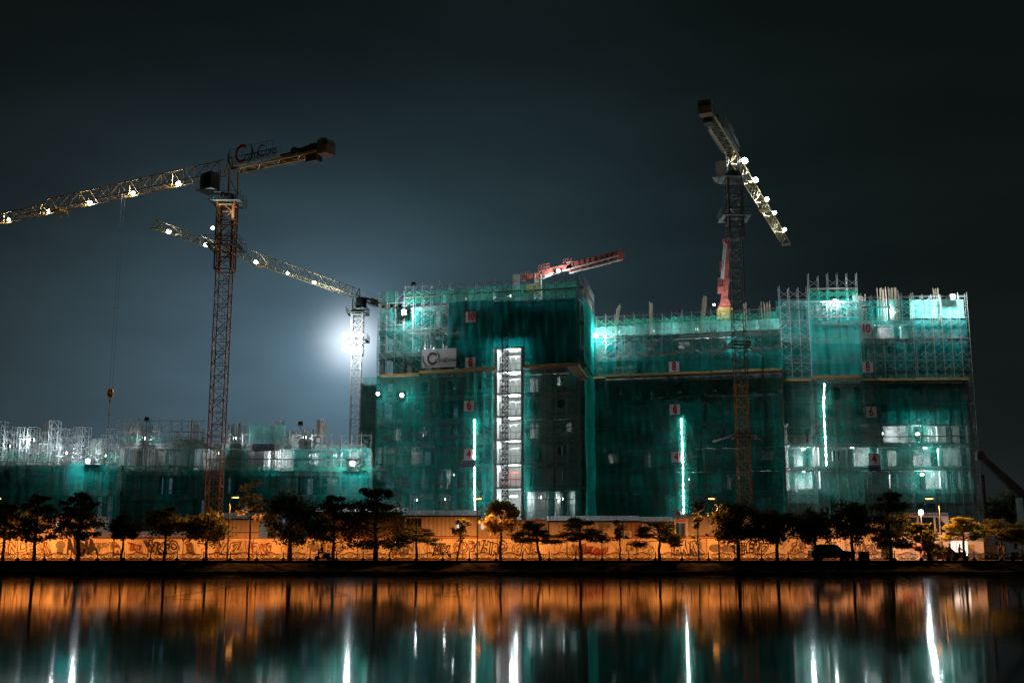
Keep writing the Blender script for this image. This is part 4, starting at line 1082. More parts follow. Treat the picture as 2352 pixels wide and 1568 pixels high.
# right crane
cr = P(1712, 1155, 158); cr.z = G
zjr = P(1682, 358, 158).z
tip2 = PZ(1803, 556, zjr); azr = atan2(tip2.y - cr.y, tip2.x - cr.x)
lampr = [(rad_at(px, py + 2, zjr, cr), pw, sz) for px, py, pw, sz in ((1711, 376, 26000, .95), (1737, 418, 7000, .75), (1762, 462, 3000, .65), (1781, 493, 1500, .55), (1803, 531, 1200, .6))]
lampr[0] = (4.2,) + lampr[0][1:]
cr_, RR, _ = crane(tuple(cr), 1.65, zjr, azr, rad_at(1806, 556, zjr, cr), 17.6, 'tower crane at the right with five bright lamps along its receding jib', ('crane_rust', 'crane_pale'), top_shade=True, lamps=lampr, taper=False, lamp_side=-1, jh=1.7)
# tie frames of the right crane
for py in (790, 1000):
    q = P(1692, py, 158)
    b = MB(); e = 1.25
    for zz in (-.35, .15): b.path([(cr.x - e, 158 - e, q.z + zz), (cr.x + e, 158 - e, q.z + zz), (cr.x + e, 158 + e, q.z + zz), (cr.x - e, 158 + e, q.z + zz), (cr.x - e, 158 - e, q.z + zz)], .13, 4)
    for sx in (-1, 1):
        ex = P(1638 if sx < 0 else 1754, py, 168.5).x; b.tube((cr.x + sx * e, 158 + e, q.z), (ex, 168.5, q.z + .3), .16, 4); b.tube((cr.x + sx * e, 158 - e, q.z), (ex, 168.5, q.z + .1), .1, 4)
    b.build('wall_tie', 'pole_dark', cr_)
# rear crane: stands behind the low block, jib toward us
c3 = P(813, 1060, 236); c3.z = G; zj3 = P(829, 684, 236).z
az3 = radians(243)
r3 = [rad_at(px, py, zj3, c3) for px, py in ((222, 590), (333, 610), (490, 635), (595, 650), (682, 665))]
lamp3 = [(r3[0], 260, .8), (r3[1], 260, .8), (r3[2], 200, .8), (r3[3], 90, .6), (r3[4], 200, .7)]
c3_, R3, _ = crane(tuple(c3), 1.9, zj3, az3, max(r3) + 3, 15, 'farthest tower crane behind the low block, its jib swung toward the lake', ('boom_white', 'crane_pale'), lamps=lamp3, scale=1.15)
# big lamp bank on its mast
pbk = P(810, 785, 233.5)
fb = thing('floodlight_bank', pbk, 'blinding bank of floodlights on the mast of the farthest crane', 'floodlight bank')
for i in range(3):
    for j in range(3):
        q = pbk + Vector((-1.5 + i * 1.5, 0, -1.4 + j * 1.4))
        b = MB(); b.tube(q + Vector((0, .3, 0)), q, .62, 12); l = b.build('lamp', 'crane_dark', fb)
        b = MB(); b.tube(q, q + Vector((0, -.08, 0)), .60, 12); b.build('lens', 'lens', l)
b = MB()
for j in range(3): b.tube(pbk + Vector((-2.2, .35, -1.4 + 1.4 * j)), pbk + Vector((2.2, .35, -1.4 + 1.4 * j)), .07, 4)
b.build('rack', 'crane_dark', fb)
slight(pbk + Vector((0, -1.8, 0)), (0, -1, -.05), 30000, 168, rad=.9, parent=fb)
plight(pbk + Vector((1.2, -1.4, -2.8)), 1500, rad=.2, parent=fb)  # extra light added below the bank to whiten the mast
plight(pbk + Vector((-.6, -1.6, 3.0)), 1000, rad=.2, parent=fb)  # second added light, above the bank, also for the mast
# hook block hanging from the left crane
hk = P(254, 903, 150); q = P(250, 1005, 150)
h = thing('hook_block', hk, 'yellow hook block with a chain sling hanging over the far left block', 'hook block')
b = MB(); b.prism([(-.3, -.55), (.3, -.55), (.38, .1), (.25, .55), (-.25, .55), (-.38, .1)], 1, -.22, .22); b.v = [v + hk for v in b.v]; b.build('block', 'crane_yellow', h)
b = MB()
for sx in (-.2, .2): b.tube(hk + Vector((sx, 0, .5)), Vector((hk.x + sx, hk.y, zjl)), .02, 3)
b.build('rope', 'wire', h)
b = MB(); pts = [hk + Vector((.04 * sin(k * 2.1), 0, -.55 - k * (hk.z - q.z - .55) / 16)) for k in range(17)]; b.path(pts, .035, 4)
b.tube(hk + Vector((0, 0, -.5)), hk + Vector((0, 0, -1.4)), .15, 6, .08); b.tube(hk + Vector((0, 0, -2.4)), hk + Vector((0, 0, -3.0)), .06, 6, .14); b.build('sling', 'crane_pale', h)

# ------------------------------------------------------------------ concrete placing booms
def V(px, py, Y=174.0, dy=0.0):
    p = P(px, py, Y); p.y += dy; return p
YB = 172.0
bm = thing('placing_boom', V(1236, 690, YB), 'red folding concrete placing boom on the roof of the tall block', 'placing boom', 'concrete placing booms')
def beam(b, a, c, ha, hc_, Y, dw=.45):
    """box girder between two surveyed points in the vertical plane at Y"""
    p, q = V(a[0], a[1], Y), V(c[0], c[1], Y); d = (q - p).normalized(); n = Vector((-d.z, 0, d.x))
    pts = [p + n * ha, q + n * hc_, q - n * hc_, p - n * ha]
    b.prism([(v.x, v.z) for v in pts], 1, Y - dw, Y + dw)
b = MB(); beam(b, (1240, 630), (1312, 612), .5, .45, YB); b.build('boom_arm', 'boom_red', bm)
b = MB(); beam(b, (1308, 611), (1424, 581), .42, .3, YB); b.build('boom_arm', 'boom_red', bm)
b = MB(); beam(b, (1308, 623), (1424, 592), .36, .3, YB + .1, .3); b.build('boom_arm', 'boom_red', bm)
b = MB(); beam(b, (1312, 617), (1422, 587), .1, .1, YB - .5, .1); beam(b, (1250, 634), (1310, 618), .12, .12, YB - .5, .1); beam(b, (1308, 628), (1424, 597), .1, .1, YB - .45, .1); b.build('delivery_pipe', 'boom_white', bm)
b = MB()
for k in range(9):
    q0 = V(1316 + k * 12.4, 609 - k * 3.15, YB); b.tube(q0 + Vector((0, -.5, -.42)), q0 + Vector((0, -.5, .42)), .05, 4); b.build('clamp', 'crane_dark', bm); b = MB()
for k in range(7):
    q0 = V(1322 + k * 14, 619.5 - k * 3.9, YB - .4); b.tube(q0 + Vector((0, 0, -.36)), q0 + Vector((0, 0, .36)), .06, 4); b.build('clamp', 'crane_dark', bm); b = MB()
b = MB(); beam(b, (1246, 640), (1282, 626), .09, .09, YB - .3, .09); b.build('hydraulic_cylinder', 'boom_white', bm); b = MB(); beam(b, (1300, 604), (1330, 600), .09, .09, YB - .3, .09); b.build('hydraulic_cylinder', 'boom_white', bm)
b = MB(); p = V(1424, 587, YB); b.tube(p + Vector((0, -.5, 0)), p + Vector((0, .5, 0)), .75, 10); p = V(1308, 617, YB); b.tube(p + Vector((0, -.45, 0)), p + Vector((0, .45, 0)), .5, 10); b.build('hinge', 'boom_red', bm)
b = MB(); beam(b, (1192, 640), (1245, 632), .25, .4, YB); b.build('counter_arm', 'boom_red', bm)
b = MB(); p = V(1186, 646, YB); b.box((p.x - .55, YB - .8, p.z - 1.1), (p.x + .55, YB + .8, p.z + .9)); b.build('counterweight', 'boom_white', bm)
def rails(b, x0, x1, py, Y, h=.95):
    p, q = V(x0, py, Y), V(x1, py - (x1 - x0) * .22, Y); n = 4
    for zz in (h * .5, h): b.tube(p + Vector((0, 0, zz)), q + Vector((0, 0, zz)), .04, 3)
    for i in range(n + 1): r = p.lerp(q, i / n); b.tube(r, r + Vector((0, 0, h)), .04, 3)
b = MB()
for x0, x1, py in ((1196, 1216, 640), (1237, 1262, 624), (1294, 1312, 610)): rails(b, x0, x1, py, YB - .6)
b.build('guard_rail', 'boom_red', bm)
b = MB(); p = V(1236, 640, YB); pbm = V(1236, 690, YB)
for sx in (-.55, .55):
    for sy in (-.5, .5): b.tube((p.x + sx, YB + sy, pbm.z - 1.5), (p.x + sx * .8, YB + sy, p.z + .6), .13, 4)
for k in range(6):
    zz = pbm.z - 1.2 + k * (p.z - pbm.z + 1.4) / 6; b.tube((p.x - .55, YB - .5, zz), (p.x + .55, YB - .5, zz + .8), .06, 3); b.tube((p.x - .55, YB - .5, zz), (p.x + .55, YB - .5, zz), .06, 3)
b.build('pedestal', 'boom_white', bm)
b = MB(); q = V(1222, 662, YB); b.box((q.x - .9, YB - .8, q.z - .6), (q.x + .9, YB + .6, q.z + .5)); b.prism([(p.x - .5, p.z - 2.2), (p.x + .5, p.z - 2.2), (p.x + .35, p.z), (p.x - .35, p.z)], 1, YB - .3, YB + .3); b.build('power_unit', 'boom_yellow', bm)
floodlight(1282, 622, YB - 1.6, 700, 'floodlight slung under the red boom of the tall block', .45)
YC = 180.0
bm2 = thing('placing_boom', V(1666, 720, YC), 'red placing boom folded upright behind the right crane mast', 'placing boom', 'concrete placing booms')
b = MB(); beam(b, (1663, 690), (1668, 640), .5, .42, YC); b.build('boom_arm', 'boom_red', bm2)
b = MB(); beam(b, (1665, 645), (1675, 552), .42, .3, YC + .2); b.build('boom_arm', 'boom_red', bm2)
b = MB(); beam(b, (1657, 640), (1664, 556), .12, .12, YC - .4, .1); beam(b, (1661, 640), (1668, 560), .1, .1, YC - .5, .1); b.build('delivery_pipe', 'boom_white', bm2)
b = MB(); p = V(1669, 553, YC); b.tube(p + Vector((0, -.5, 0)), p + Vector((0, .5, 0)), .6, 10); b.build('hinge', 'boom_red', bm2)
b = MB(); rails(b, 1650, 1658, 664, YC - .5, 1.8); rails(b, 1654, 1662, 625, YC - .5, 1.6); p = V(1655, 660, YC); b.box((p.x - .5, YC - .7, p.z - 1.1), (p.x + .4, YC, p.z)); b.build('guard_rail', 'boom_red', bm2)
b = MB(); beam(b, (1664, 705), (1664, 688), .95, .5, YC, .7); b.build('slewing_base', 'boom_red', bm2)
b = MB(); p = V(1664, 712, YC); b.box((p.x - 1.1, YC - 1, p.z - 1.6), (p.x + 1.1, YC + 1, p.z + .3)); b.build('pedestal', 'boom_yellow', bm2)
floodlight(1672, 640, YC - 3.0, 650, 'small floodlight lighting the upright red boom', .3, aim=(-.3, 1, -.1), loc=V(1640, 700, YC - 4))

# ------------------------------------------------------------------ hoarding with graffiti
HY = 134.0
hz0, hz1 = G + .1, P(600, 1237, HY).z
hd = thing('site_hoarding', (0, HY, G), 'long cream corrugated hoarding covered with graffiti along the road', 'hoarding')
xL, xR = P(-60, 1260, HY).x, P(2024, 1260, HY).x
def corr(x0, x1, z0, z1, y, per=.24, amp=.03):
    b = MB(); n = int((x1 - x0) / (per / 2))
    for i in range(n + 1):
        x = x0 + (x1 - x0) * i / n; yy = y + (amp if i % 2 else -amp)
        b.v += [Vector((x, yy, z0)), Vector((x, yy, z1))]
        if i: a = 2 * i; b.f.append((a - 2, a, a + 1, a - 1))
    return b
npan = 26; pw = (xR - xL) / npan
for i in range(npan):
    dz = random.uniform(-.05, .05)
    corr(xL + i * pw, xL + (i + 1) * pw, hz0, hz1 + dz, HY + random.uniform(-.02, .02)).build('sheet_panel', 'hoarding', hd)
for i in range(0, npan + 1):
    b = MB(); b.box((xL + i * pw - .04, HY - .075, hz0 - .05), (xL + i * pw + .04, HY - .035, hz1 + .08)); b.build('post', 'spray_brown', hd)
b = MB(); b.box((xL, HY - .06, hz1 + .06), (xR, HY + .08, hz1 + .13)); b.build('top_rail', 'trim_red', hd)
def gx(px): return P(px, 1260, HY - .05).x
def gz(py): return P(1176, py, HY - .05).z
def graf(text, px, py, size, mat, outline=0.0, bold=0.0, sx=1.0, shear=0.0, w=None):
    sx = sx * GW.get(text, .62); size *= .92
    o = text_mesh(text, size * 1.1, mat, hd, (gx(px), HY - .06, gz(py)), (1, 0, 0), name='graffiti', outline=outline, bold=bold * 1.5, sx=sx, shear=shear, extr=.004)
    cx = gx(px); r_ = random.Random(len(text) * 31 + int(px)); k1, k2, k3 = r_.uniform(1.5, 3), r_.uniform(0, 6), r_.uniform(-.25, .35)
    for v in o.data.vertices:
        X, Z = v.co.x, v.co.z; v.co.z = Z + .16 * sin(X * k1 + k2) + .05 * sin(X * 9 + Z * 4); v.co.x = X + .13 * sin(Z * 3.2 + k2 + X) + .04 * sin(Z * 11 + X * 5) + k3 * (Z - gz(1258) + G)
GW = {'ARMA': .62, 'TOAN': .9, 'Toàn': .9, '36': .9}
graf('ARMA', 187, 1258, 2.05, 'spray_black', bold=.10, sx=1.0)
graf('ONDE', 36, 1258, 1.9, 'spray_brown', outline=.05, bold=.05, sx=1.15)
graf('SSJ!', 100, 1258, 1.8, 'spray_brown', outline=.05, bold=.05, sx=1.0)
graf('Toàn', 254, 1252, .6, 'spray_brown'); graf('36', 256, 1260, .5, 'spray_brown')
graf('R', 268, 1259, 1.9, 'spray_brown', outline=.06, bold=.05); graf('ZKFR', 312, 1258, 1.2, 'spray_red', bold=.03, sx=.9)
graf('WKFO', 372, 1258, 1.7, 'spray_black', outline=.07, bold=.07, sx=1.15)
graf('SI', 436, 1259, 1.7, 'spray_brown', outline=.08, bold=.04, sx=1.1)
graf('NAEZ', 524, 1259, 1.6, 'spray_brown', outline=.06, bold=.06, sx=1.1); graf('HOKS', 592, 1260, 1.6, 'spray_red', outline=.05, bold=.06, sx=1.1)
graf('RAE', 728, 1258, 1.5, 'spray_grey', bold=.03); graf('TOAN', 786, 1258, .75, 'spray_black'); graf('BO', 766, 1258, 1.7, 'spray_brown', outline=.04, bold=.04, sx=1.4)
graf('AKEN', 925, 1262, 1.5, 'spray_grey', bold=.04, sx=1.1); graf('MIX', 1016, 1264, 1.5, 'spray_black', outline=.07, bold=.05, sx=1.1)
graf('OOO', 1066, 1258, 1.5, 'spray_brown', outline=.06, bold=.04, sx=1.1); graf('WHIRO', 1124, 1258, 1.6, 'spray_black', outline=.06, bold=.08, sx=1.1)
graf('GNE', 1205, 1260, 1.8, 'spray_brown', outline=.04, bold=.04, sx=1.2); graf('SKE', 1330, 1262, 1.6, 'spray_brown', outline=.04, sx=1.1)
graf('AMUMU', 1364, 1264, 1.0, 'spray_red', bold=.06, sx=1.4); graf('OPP', 1452, 1257, 1.5, 'spray_brown', outline=.035, sx=.9)
graf('AKMK', 1580, 1258, 1.9, 'hoarding', bold=.06, sx=.95); graf('AKMK', 1580, 1258, 1.95, 'spray_black', outline=.05, bold=.08, sx=.95)
graf('NHERO', 1725, 1258, 1.6, 'spray_black', outline=.06, bold=.07, sx=1.1); graf('KHOK', 1990, 1260, 1.4, 'spray_brown', outline=.06, bold=.05, sx=1.0)
graf('ZRS', 1832, 1258, 1.5, 'spray_brown', outline=.05, bold=.05); graf('BUK', 1900, 1260, 1.5, 'spray_brown', outline=.05, bold=.05)
# scribbles
for px in (225, 245, 340, 350, 408, 480, 655, 690, 850, 985, 1000, 1090, 1180, 1260, 1300, 1412, 1480, 1500, 1650, 1670, 1790, 1860):
    b = MB(); x, z = gx(px), gz(1258); pts = [Vector((x, HY - .07, z))]; a = random.uniform(0, 6)
    for k in range(26):
        a += random.uniform(-.3, 1.2); q = pts[-1] + Vector((cos(a) * .22, 0, sin(a) * .2)); q.z = min(max(q.z, gz(1270)), gz(1246)); pts.append(q)
    b.path(pts, .022, 3); b.build('graffiti', random.choice(('spray_brown', 'spray_black', 'spray_red')), hd)
b = MB(); cx, cz = gx(230), gz(1256)
for dx, rr in ((-.45, .28), (.5, .3)): b.path([(cx + dx + rr * cos(a * .6), HY - .07, cz + .25 + rr * .8 * sin(a * .6)) for a in range(12)], .03, 3)
b.path([(cx, HY - .07, cz + .2), (cx - .15, HY - .07, cz - .5), (cx + .15, HY - .07, cz - .5)], .03, 3); b.path([(cx - .3, HY - .07, cz - .8), (cx, HY - .07, cz - .7), (cx + .3, HY - .07, cz - .85), (cx, HY - .07, cz - .95), (cx - .3, HY - .07, cz - .8)], .03, 3)
b.build('graffiti', 'spray_brown', hd)
b = MB(); cx, cz = gx(138), gz(1256); b.prism([(cx + .55 * cos(a * pi / 6), cz + .25 + .5 * sin(a * pi / 6)) for a in range(12)], 1, HY - .055, HY - .05); b.box((cx - .35, HY - .054, cz - .8), (cx + .35, HY - .049, cz - .2)); b.build('graffiti', 'spray_grey', hd)
b = MB()
for dx in (-.9, .0, .9): b.prism([(gx(1672) + dx * 1.6 + .75 * cos(a * pi / 6), gz(1258) + .45 * sin(a * pi / 6)) for a in range(12)], 1, HY - .055 - abs(dx) * .002, HY - .05)
b.build('graffiti', 'spray_grey', hd)
b = MB(); b.box((gx(1546), HY - .05, gz(1276)), (gx(1612), HY - .045, gz(1244))); b.build('painted_patch', 'spray_grey', hd)

# ------------------------------------------------------------------ sheds and cabins behind the hoarding
def shed(px0, px1, pyr, pye, Y, label, mat='shed', roof='roof_grey', depth=5, kind='lean', wallbase=None, over=.3, trims=(), windows=(), litw=(), openings=(), name='site_shed'):
    a = P(px0, pye, Y); c = P(px1, pye, Y); x0, x1 = a.x, c.x; ze = a.z; zrf = P(px0, pyr, Y + (depth * .5 if kind != 'flat' else 0)).z
    t = thing(name, ((x0 + x1) / 2, Y + depth / 2, G), label, 'shed' if name == 'site_shed' else 'cabin', 'sheds and cabins behind the hoarding')
    w = corr(x0, x1, G, ze, Y, .5, .035)
    w.box((x0, Y + .06, G), (x0 + .1, Y + depth, ze)); w.box((x1 - .1, Y + .06, G), (x1, Y + depth, ze)); w.build('wall', mat, t)
    if kind == 'flat':
        b = MB(); b.box((x0 - .1, Y - .15, ze), (x1 + .1, Y + depth, ze + .18)); b.build('roof', roof, t)
    else:
        b = MB(); yo = Y - .5
        n = max(2, int((x1 - x0 + 2 * over) / .22))
        for i in range(n + 1):
            x = x0 - over + (x1 - x0 + 2 * over) * i / n; dz = .03 if i % 2 else -.03
            b.v += [Vector((x, yo, ze + .02 + dz)), Vector((x, Y + depth * .5, max(zrf, ze + .5) + dz)), Vector((x, Y + depth + .3, ze + .02 + dz))]
            if i: q = 3 * i; b.f += [(q - 3, q, q + 1, q - 2), (q - 2, q + 1, q + 2, q - 1)]
        b.build('roof', roof, t)
        b = MB(); b.box((x0 - over, yo - .03, ze - .12), (x1 + over, yo + .02, ze + .03)); b.build('eave', 'dark', t)
    for py in trims:
        z = P(px0, py, Y).z; b = MB(); b.box((x0, Y - .08, z - .05), (x1, Y - .04, z + .05)); b.build('trim', 'trim_red', t)
    for lst, mt in ((windows, 'glass_dark'), (litw, 'litwin'), (openings, 'dark')):
        for wx0, wx1, wy0, wy1 in lst:
            p, q = P(wx0, wy0, Y), P(wx1, wy1, Y); b = MB(); b.box((p.x, Y - .09, q.z), (q.x, Y - .05, p.z)); wo = b.build('window' if mt != 'dark' else 'opening', mt, t)
            b = MB()
            for k in range(5): xx = p.x + (q.x - p.x) * k / 4; b.box((xx - .02, Y - .12, q.z), (xx + .02, Y - .1, p.z))
            for zz in (q.z, p.z): b.box((p.x - .04, Y - .125, zz - .03), (q.x + .04, Y - .095, zz + .03))
            b.build('grille', 'kerb', wo)
    return t
shed(-60, 218, 1187, 1187, 140, 'two-storey cream cabin at the far left with a small lit window', kind='flat', trims=(1205, 1222), litw=[(130, 142, 1200, 1213)], windows=[(44, 56, 1196, 1208), (78, 92, 1198, 1212)], name='site_cabin')
shed(222, 440, 1220, 1234, 139, 'long low shed with a pale ribbed roof left of the crane base')
shed(480, 596, 1177, 1191, 142, 'cream gabled shed at the foot of the left crane', trims=(1222,))
shed(726, 930, 1165, 1176, 143, 'dim shed hidden behind the biggest dark trees', mat='shed_brown', trims=(1200,))
shed(930, 1098, 1171, 1184, 140, 'tall cream shed with a grey ribbed roof left of the leafy orange tree', openings=[(934, 968, 1190, 1234)], litw=[(1050, 1067, 1201, 1215)], trims=(1231,))
shed(1099, 1258, 1196, 1196, 142, 'plain orange lit cabin behind the leafy orange tree', kind='flat', litw=[(1105, 1112, 1202, 1214)], name='site_cabin')
shed(1262, 1430, 1184, 1196, 140, 'cream shed with an air conditioner, left part of the long roof', trims=(1233,))
shed(1432, 1472, 1184, 1196, 139.6, 'brown ribbed container under the right part of the long roof', mat='shed_brown', over=.0)
shed(1474, 1545, 1186, 1198, 140.2, 'cream shed right of the brown container', trims=(1233,))
shed(1572, 1760, 1186, 1186, 141, 'flat cream cabin behind the sparse tree by the second lamp', kind='flat', trims=(1230,), windows=[(1596, 1606, 1198, 1212)], name='site_cabin')
shed(1765, 1900, 1200, 1200, 142, 'cream cabin behind the row of dense dark trees', kind='flat', name='site_cabin', litw=[(1822, 1832, 1206, 1216)])
shed(1905, 2030, 1192, 1192, 141, 'pale cabin behind the tallest ragged tree', kind='flat', name='site_cabin', litw=[(2004, 2030, 1174, 1182)] and [])
for px, py, lb in ((1397, 1207, 'upper air conditioner unit on the cream shed wall'), (1442, 1226, 'lower air conditioner unit on the brown container')):
    Y = 139.0; p = P(px, py, Y); t = thing('air_conditioner', p, lb, 'air conditioner', 'air conditioners on the sheds')
    b = MB(); b.box((p.x - .45, Y, p.z - .35), (p.x + .45, Y + .3, p.z + .35)); b.build('casing', 'ac_white', t)
    b = MB(); 
    for rr in (.27, .17, .07): b.path([(p.x - .08 + rr * cos(a * pi / 5), Y - .03, p.z + rr * sin(a * pi / 5)) for a in range(11)], .02, 3)
    b.build('fan_grille', 'dark', t)
for i, (px, py) in enumerate(((1397, 1207), (1442, 1226))): pass
# portal with sign
def P3(px, py): return P(px, py, 137.0)
pt = thing('site_portal', P3(1562, 1240), 'narrow white portal with a red sign panel between two sheds', 'gate')
b = MB()
for px in (1550, 1577): a, c = P3(px, 1190), P3(px, 1240); b.tube((a.x, 137, G), (a.x, 137, a.z), .1, 5)
b.build('post', 'boom_white', pt)
a, c = P3(1549, 1192), P3(1578, 1200); b = MB(); b.box((a.x, 136.9, c.z), (c.x, 137.0, a.z)); b.build('sign_panel', 'sign_white', pt)
b = MB(); b.box((a.x + .1, 136.86, c.z + .12), (c.x - .1, 136.89, a.z - .1)); b.build('sign_strip', 'sign_red', pt)
b = MB()
for k in range(6): b.box((a.x + .2, 137.1 + .25 * k, G + .3 * k), (c.x - .2, 137.4 + .25 * k, G + .3 * k + .08))
b.build('stair', 'boom_white', pt)
# board at the crane base
p = P(474, 1185, 139.5); t = thing('notice_board', p, 'pale notice board at the foot of the left crane mast', 'sign')
b = MB(); b.box((p.x - .75, 139.5, p.z - 1.2), (p.x + .75, 139.56, p.z + .3)); b.build('board', 'sign_white', t)
b = MB()
for k in range(4): b.box((p.x - .55, 139.47, p.z - .2 - k * .25), (p.x + .5 - .2 * (k % 2), 139.49, p.z - .12 - k * .25))
b.build('print', 'sign_maroon', t)

# gate wall and entrance gantry at the right
GY = 135.0
gw = thing('entrance_wall', P(2150, 1270, GY), 'pinkish entrance wall with banners and a logo board near the gate', 'wall')
a, c = P(2040, 1222, GY), P(2257, 1222, GY)
b = MB(); b.box((a.x, GY, G), (c.x, GY + .3, a.z)); b.build('wall', 'sign_white', gw)
z_ = P(2100, 1256, GY).z; b = MB(); b.box((a.x + 1.2, GY - .05, z_ - .15), (P(2140, 1256, GY).x, GY - .02, z_ + .15)); b.build('red_band', 'sign_red', gw)
a, c = P(2188, 1228, GY), P(2204, 1246, GY); b = MB(); b.box((a.x, GY - .08, c.z), (c.x, GY - .04, a.z)); b.build('blue_poster', 'sign_blue', gw)
text_mesh('SỐ 3', .45, 'sign_white', gw, ((a.x + c.x) / 2, GY - .1, (a.z + c.z) / 2), (1, 0, 0))
q = P(2228, 1236, GY); b = MB(); ringarc(b, q.x - .9, q.z, .55, .38, 40, 320, GY - .05); b.build('emblem_ring', 'sign_maroon', gw)
b = MB(); ringarc(b, q.x - 1.1, q.z, .75, .62, 150, 265, GY - .06, taper=True); b.build('emblem_swoosh', 'sign_green', gw)
text_mesh('COTECCONS', .42, 'sign_green', gw, (q.x + .75, GY - .05, q.z - .2), (1, 0, 0), sx=.8)
b = MB()
for k in range(3):
    for j in range(2): p = P(2210 + j * 8, 1254 + k * 6, GY); b.tube((p.x, GY - .06, p.z), (p.x, GY - .02, p.z), .1, 8)
b.build('warning_symbols', 'ink', gw)
a, c = P(2222, 1250, GY), P(2238, 1262, GY); b = MB(); b.box((a.x, GY - .05, c.z), (c.x, GY - .02, a.z)); b.build('notice', 'boom_yellow', gw)
# booth
p = P(2204, 1262, 131); t = thing('security_booth', (p.x, 131, G), 'small glazed guard booth in front of the entrance wall', 'booth')
b = MB(); b.box((p.x - 1.0, 131, G), (p.x + 1.0, 132.6, G + .9)); b.box((p.x - 1.1, 130.9, G + 2.25), (p.x + 1.1, 132.7, G + 2.4)); b.build('wall', 'shed_brown', t)
b = MB(); b.box((p.x - .95, 131.05, G + .901), (p.x + .95, 131.1, G + 2.249)); b.build('window', 'litwin', t)
b = MB()
for q_ in (-1, -.33, .33, .95): b.box((p.x + q_, 130.98, G + .901), (p.x + q_ + .05, 131.04, G + 2.249))
b.build('window_frame', 'pole_dark', t)
# gantry
QY = 137.0
ga = thing('entrance_gantry', P(2130, 1200, QY), 'cream gantry over the site entrance with blue slogan lettering', 'gantry')
a, c = P(2080, 1177, QY), P(2177, 1187, QY)
b = MB(); b.box((a.x, QY - .2, c.z), (c.x, QY + .2, a.z)); b.build('beam', 'boom_white', ga)
for px in (2108, 2146, 2158, 2175):
    q = P(px, 1187, QY); b = MB(); b.tube((q.x, QY, G), (q.x, QY, c.z), .12 if px < 2170 else .25, 6); b.build('column', 'boom_white', ga)
q = P(2172, 1189, QY); b = MB(); b.prism([(q.x - 1.0, c.z), (q.x + .25, c.z), (q.x + .25, c.z - 1.1)], 1, QY - .1, QY + .1); b.build('bracket', 'boom_white', ga)
text_mesh('COTECCONS MOVES US FORWARD', .40, 'sign_blue', ga, ((a.x + c.x) / 2 - .3, QY - .22, (a.z + c.z) / 2), (1, 0, 0), bold=.01, sx=.86)

# ------------------------------------------------------------------ street lamps
def lamp(px, py, side, label, power=4200, arm=1.0, polepx=None):
    Y = 121.6; h = P(px, py, Y); px_ = P(polepx or px, 1280, Y).x
    t = thing('street_lamp', (px_, Y, RZ), label, 'street lamp', 'sodium street lamps along the promenade')
    b = MB(); top = h.z + .1; b.tube((px_, Y, RZ), (px_, Y, RZ + .8), .11, 8); b.tube((px_, Y, RZ + .8), (px_, Y, top - .9), .075, 8, .055)
    k = 8; pts = []
    for i in range(k + 1):
        a = pi / 2 * i / k; pts.append((px_ + (h.x - px_) * (1 - cos(a)), Y + 1.3 * (1 - cos(a)), top - .9 + .9 * sin(a)))
    b.path(pts, .045, 6); b.build('pole', 'lampsteel', t, True)
    hx, hy, hzz = h.x, Y + 1.3, h.z
    b = MB(); b.prism([(hx - .36, hzz + .02), (hx + .36, hzz + .02), (hx + .28, hzz + .16), (hx - .28, hzz + .2)], 1, hy - .16, hy + .5); b.build('lamp_head', 'lampsteel', t)
    b = MB(); b.tube((hx, hy + .1, hzz - .06), (hx, hy + .1, hzz + .01), .30, 12, .40); b.build('lens', 'lens_warm', t)
    slight((hx, hy + .15, hzz - .35), (0, .12, -1), power, 166, SOD, .16, t)
LP = 8500
lamp(-20, 1143, 1, 'street lamp just beyond the left edge of the photo', LP * 1.6, polepx=-32)
lamp(250, 1100, 1, 'x', 1, polepx=250) if False else None
lamp(533, 1140, 1, 'sodium street lamp beside the left crane mast', LP, polepx=522)
lamp(1097, 1143, 1, 'sodium street lamp left of the leafy orange tree', LP * 1.15, polepx=1096)
lamp(1640, 1143, -1, 'sodium street lamp left of the right crane mast', LP, polepx=1652)
lamp(2145, 1143, -1, 'sodium street lamp above the entrance gantry', LP, polepx=2166)
lamp(2700, 1143, -1, 'street lamp beyond the right edge of the photo', LP * .6, polepx=2712)

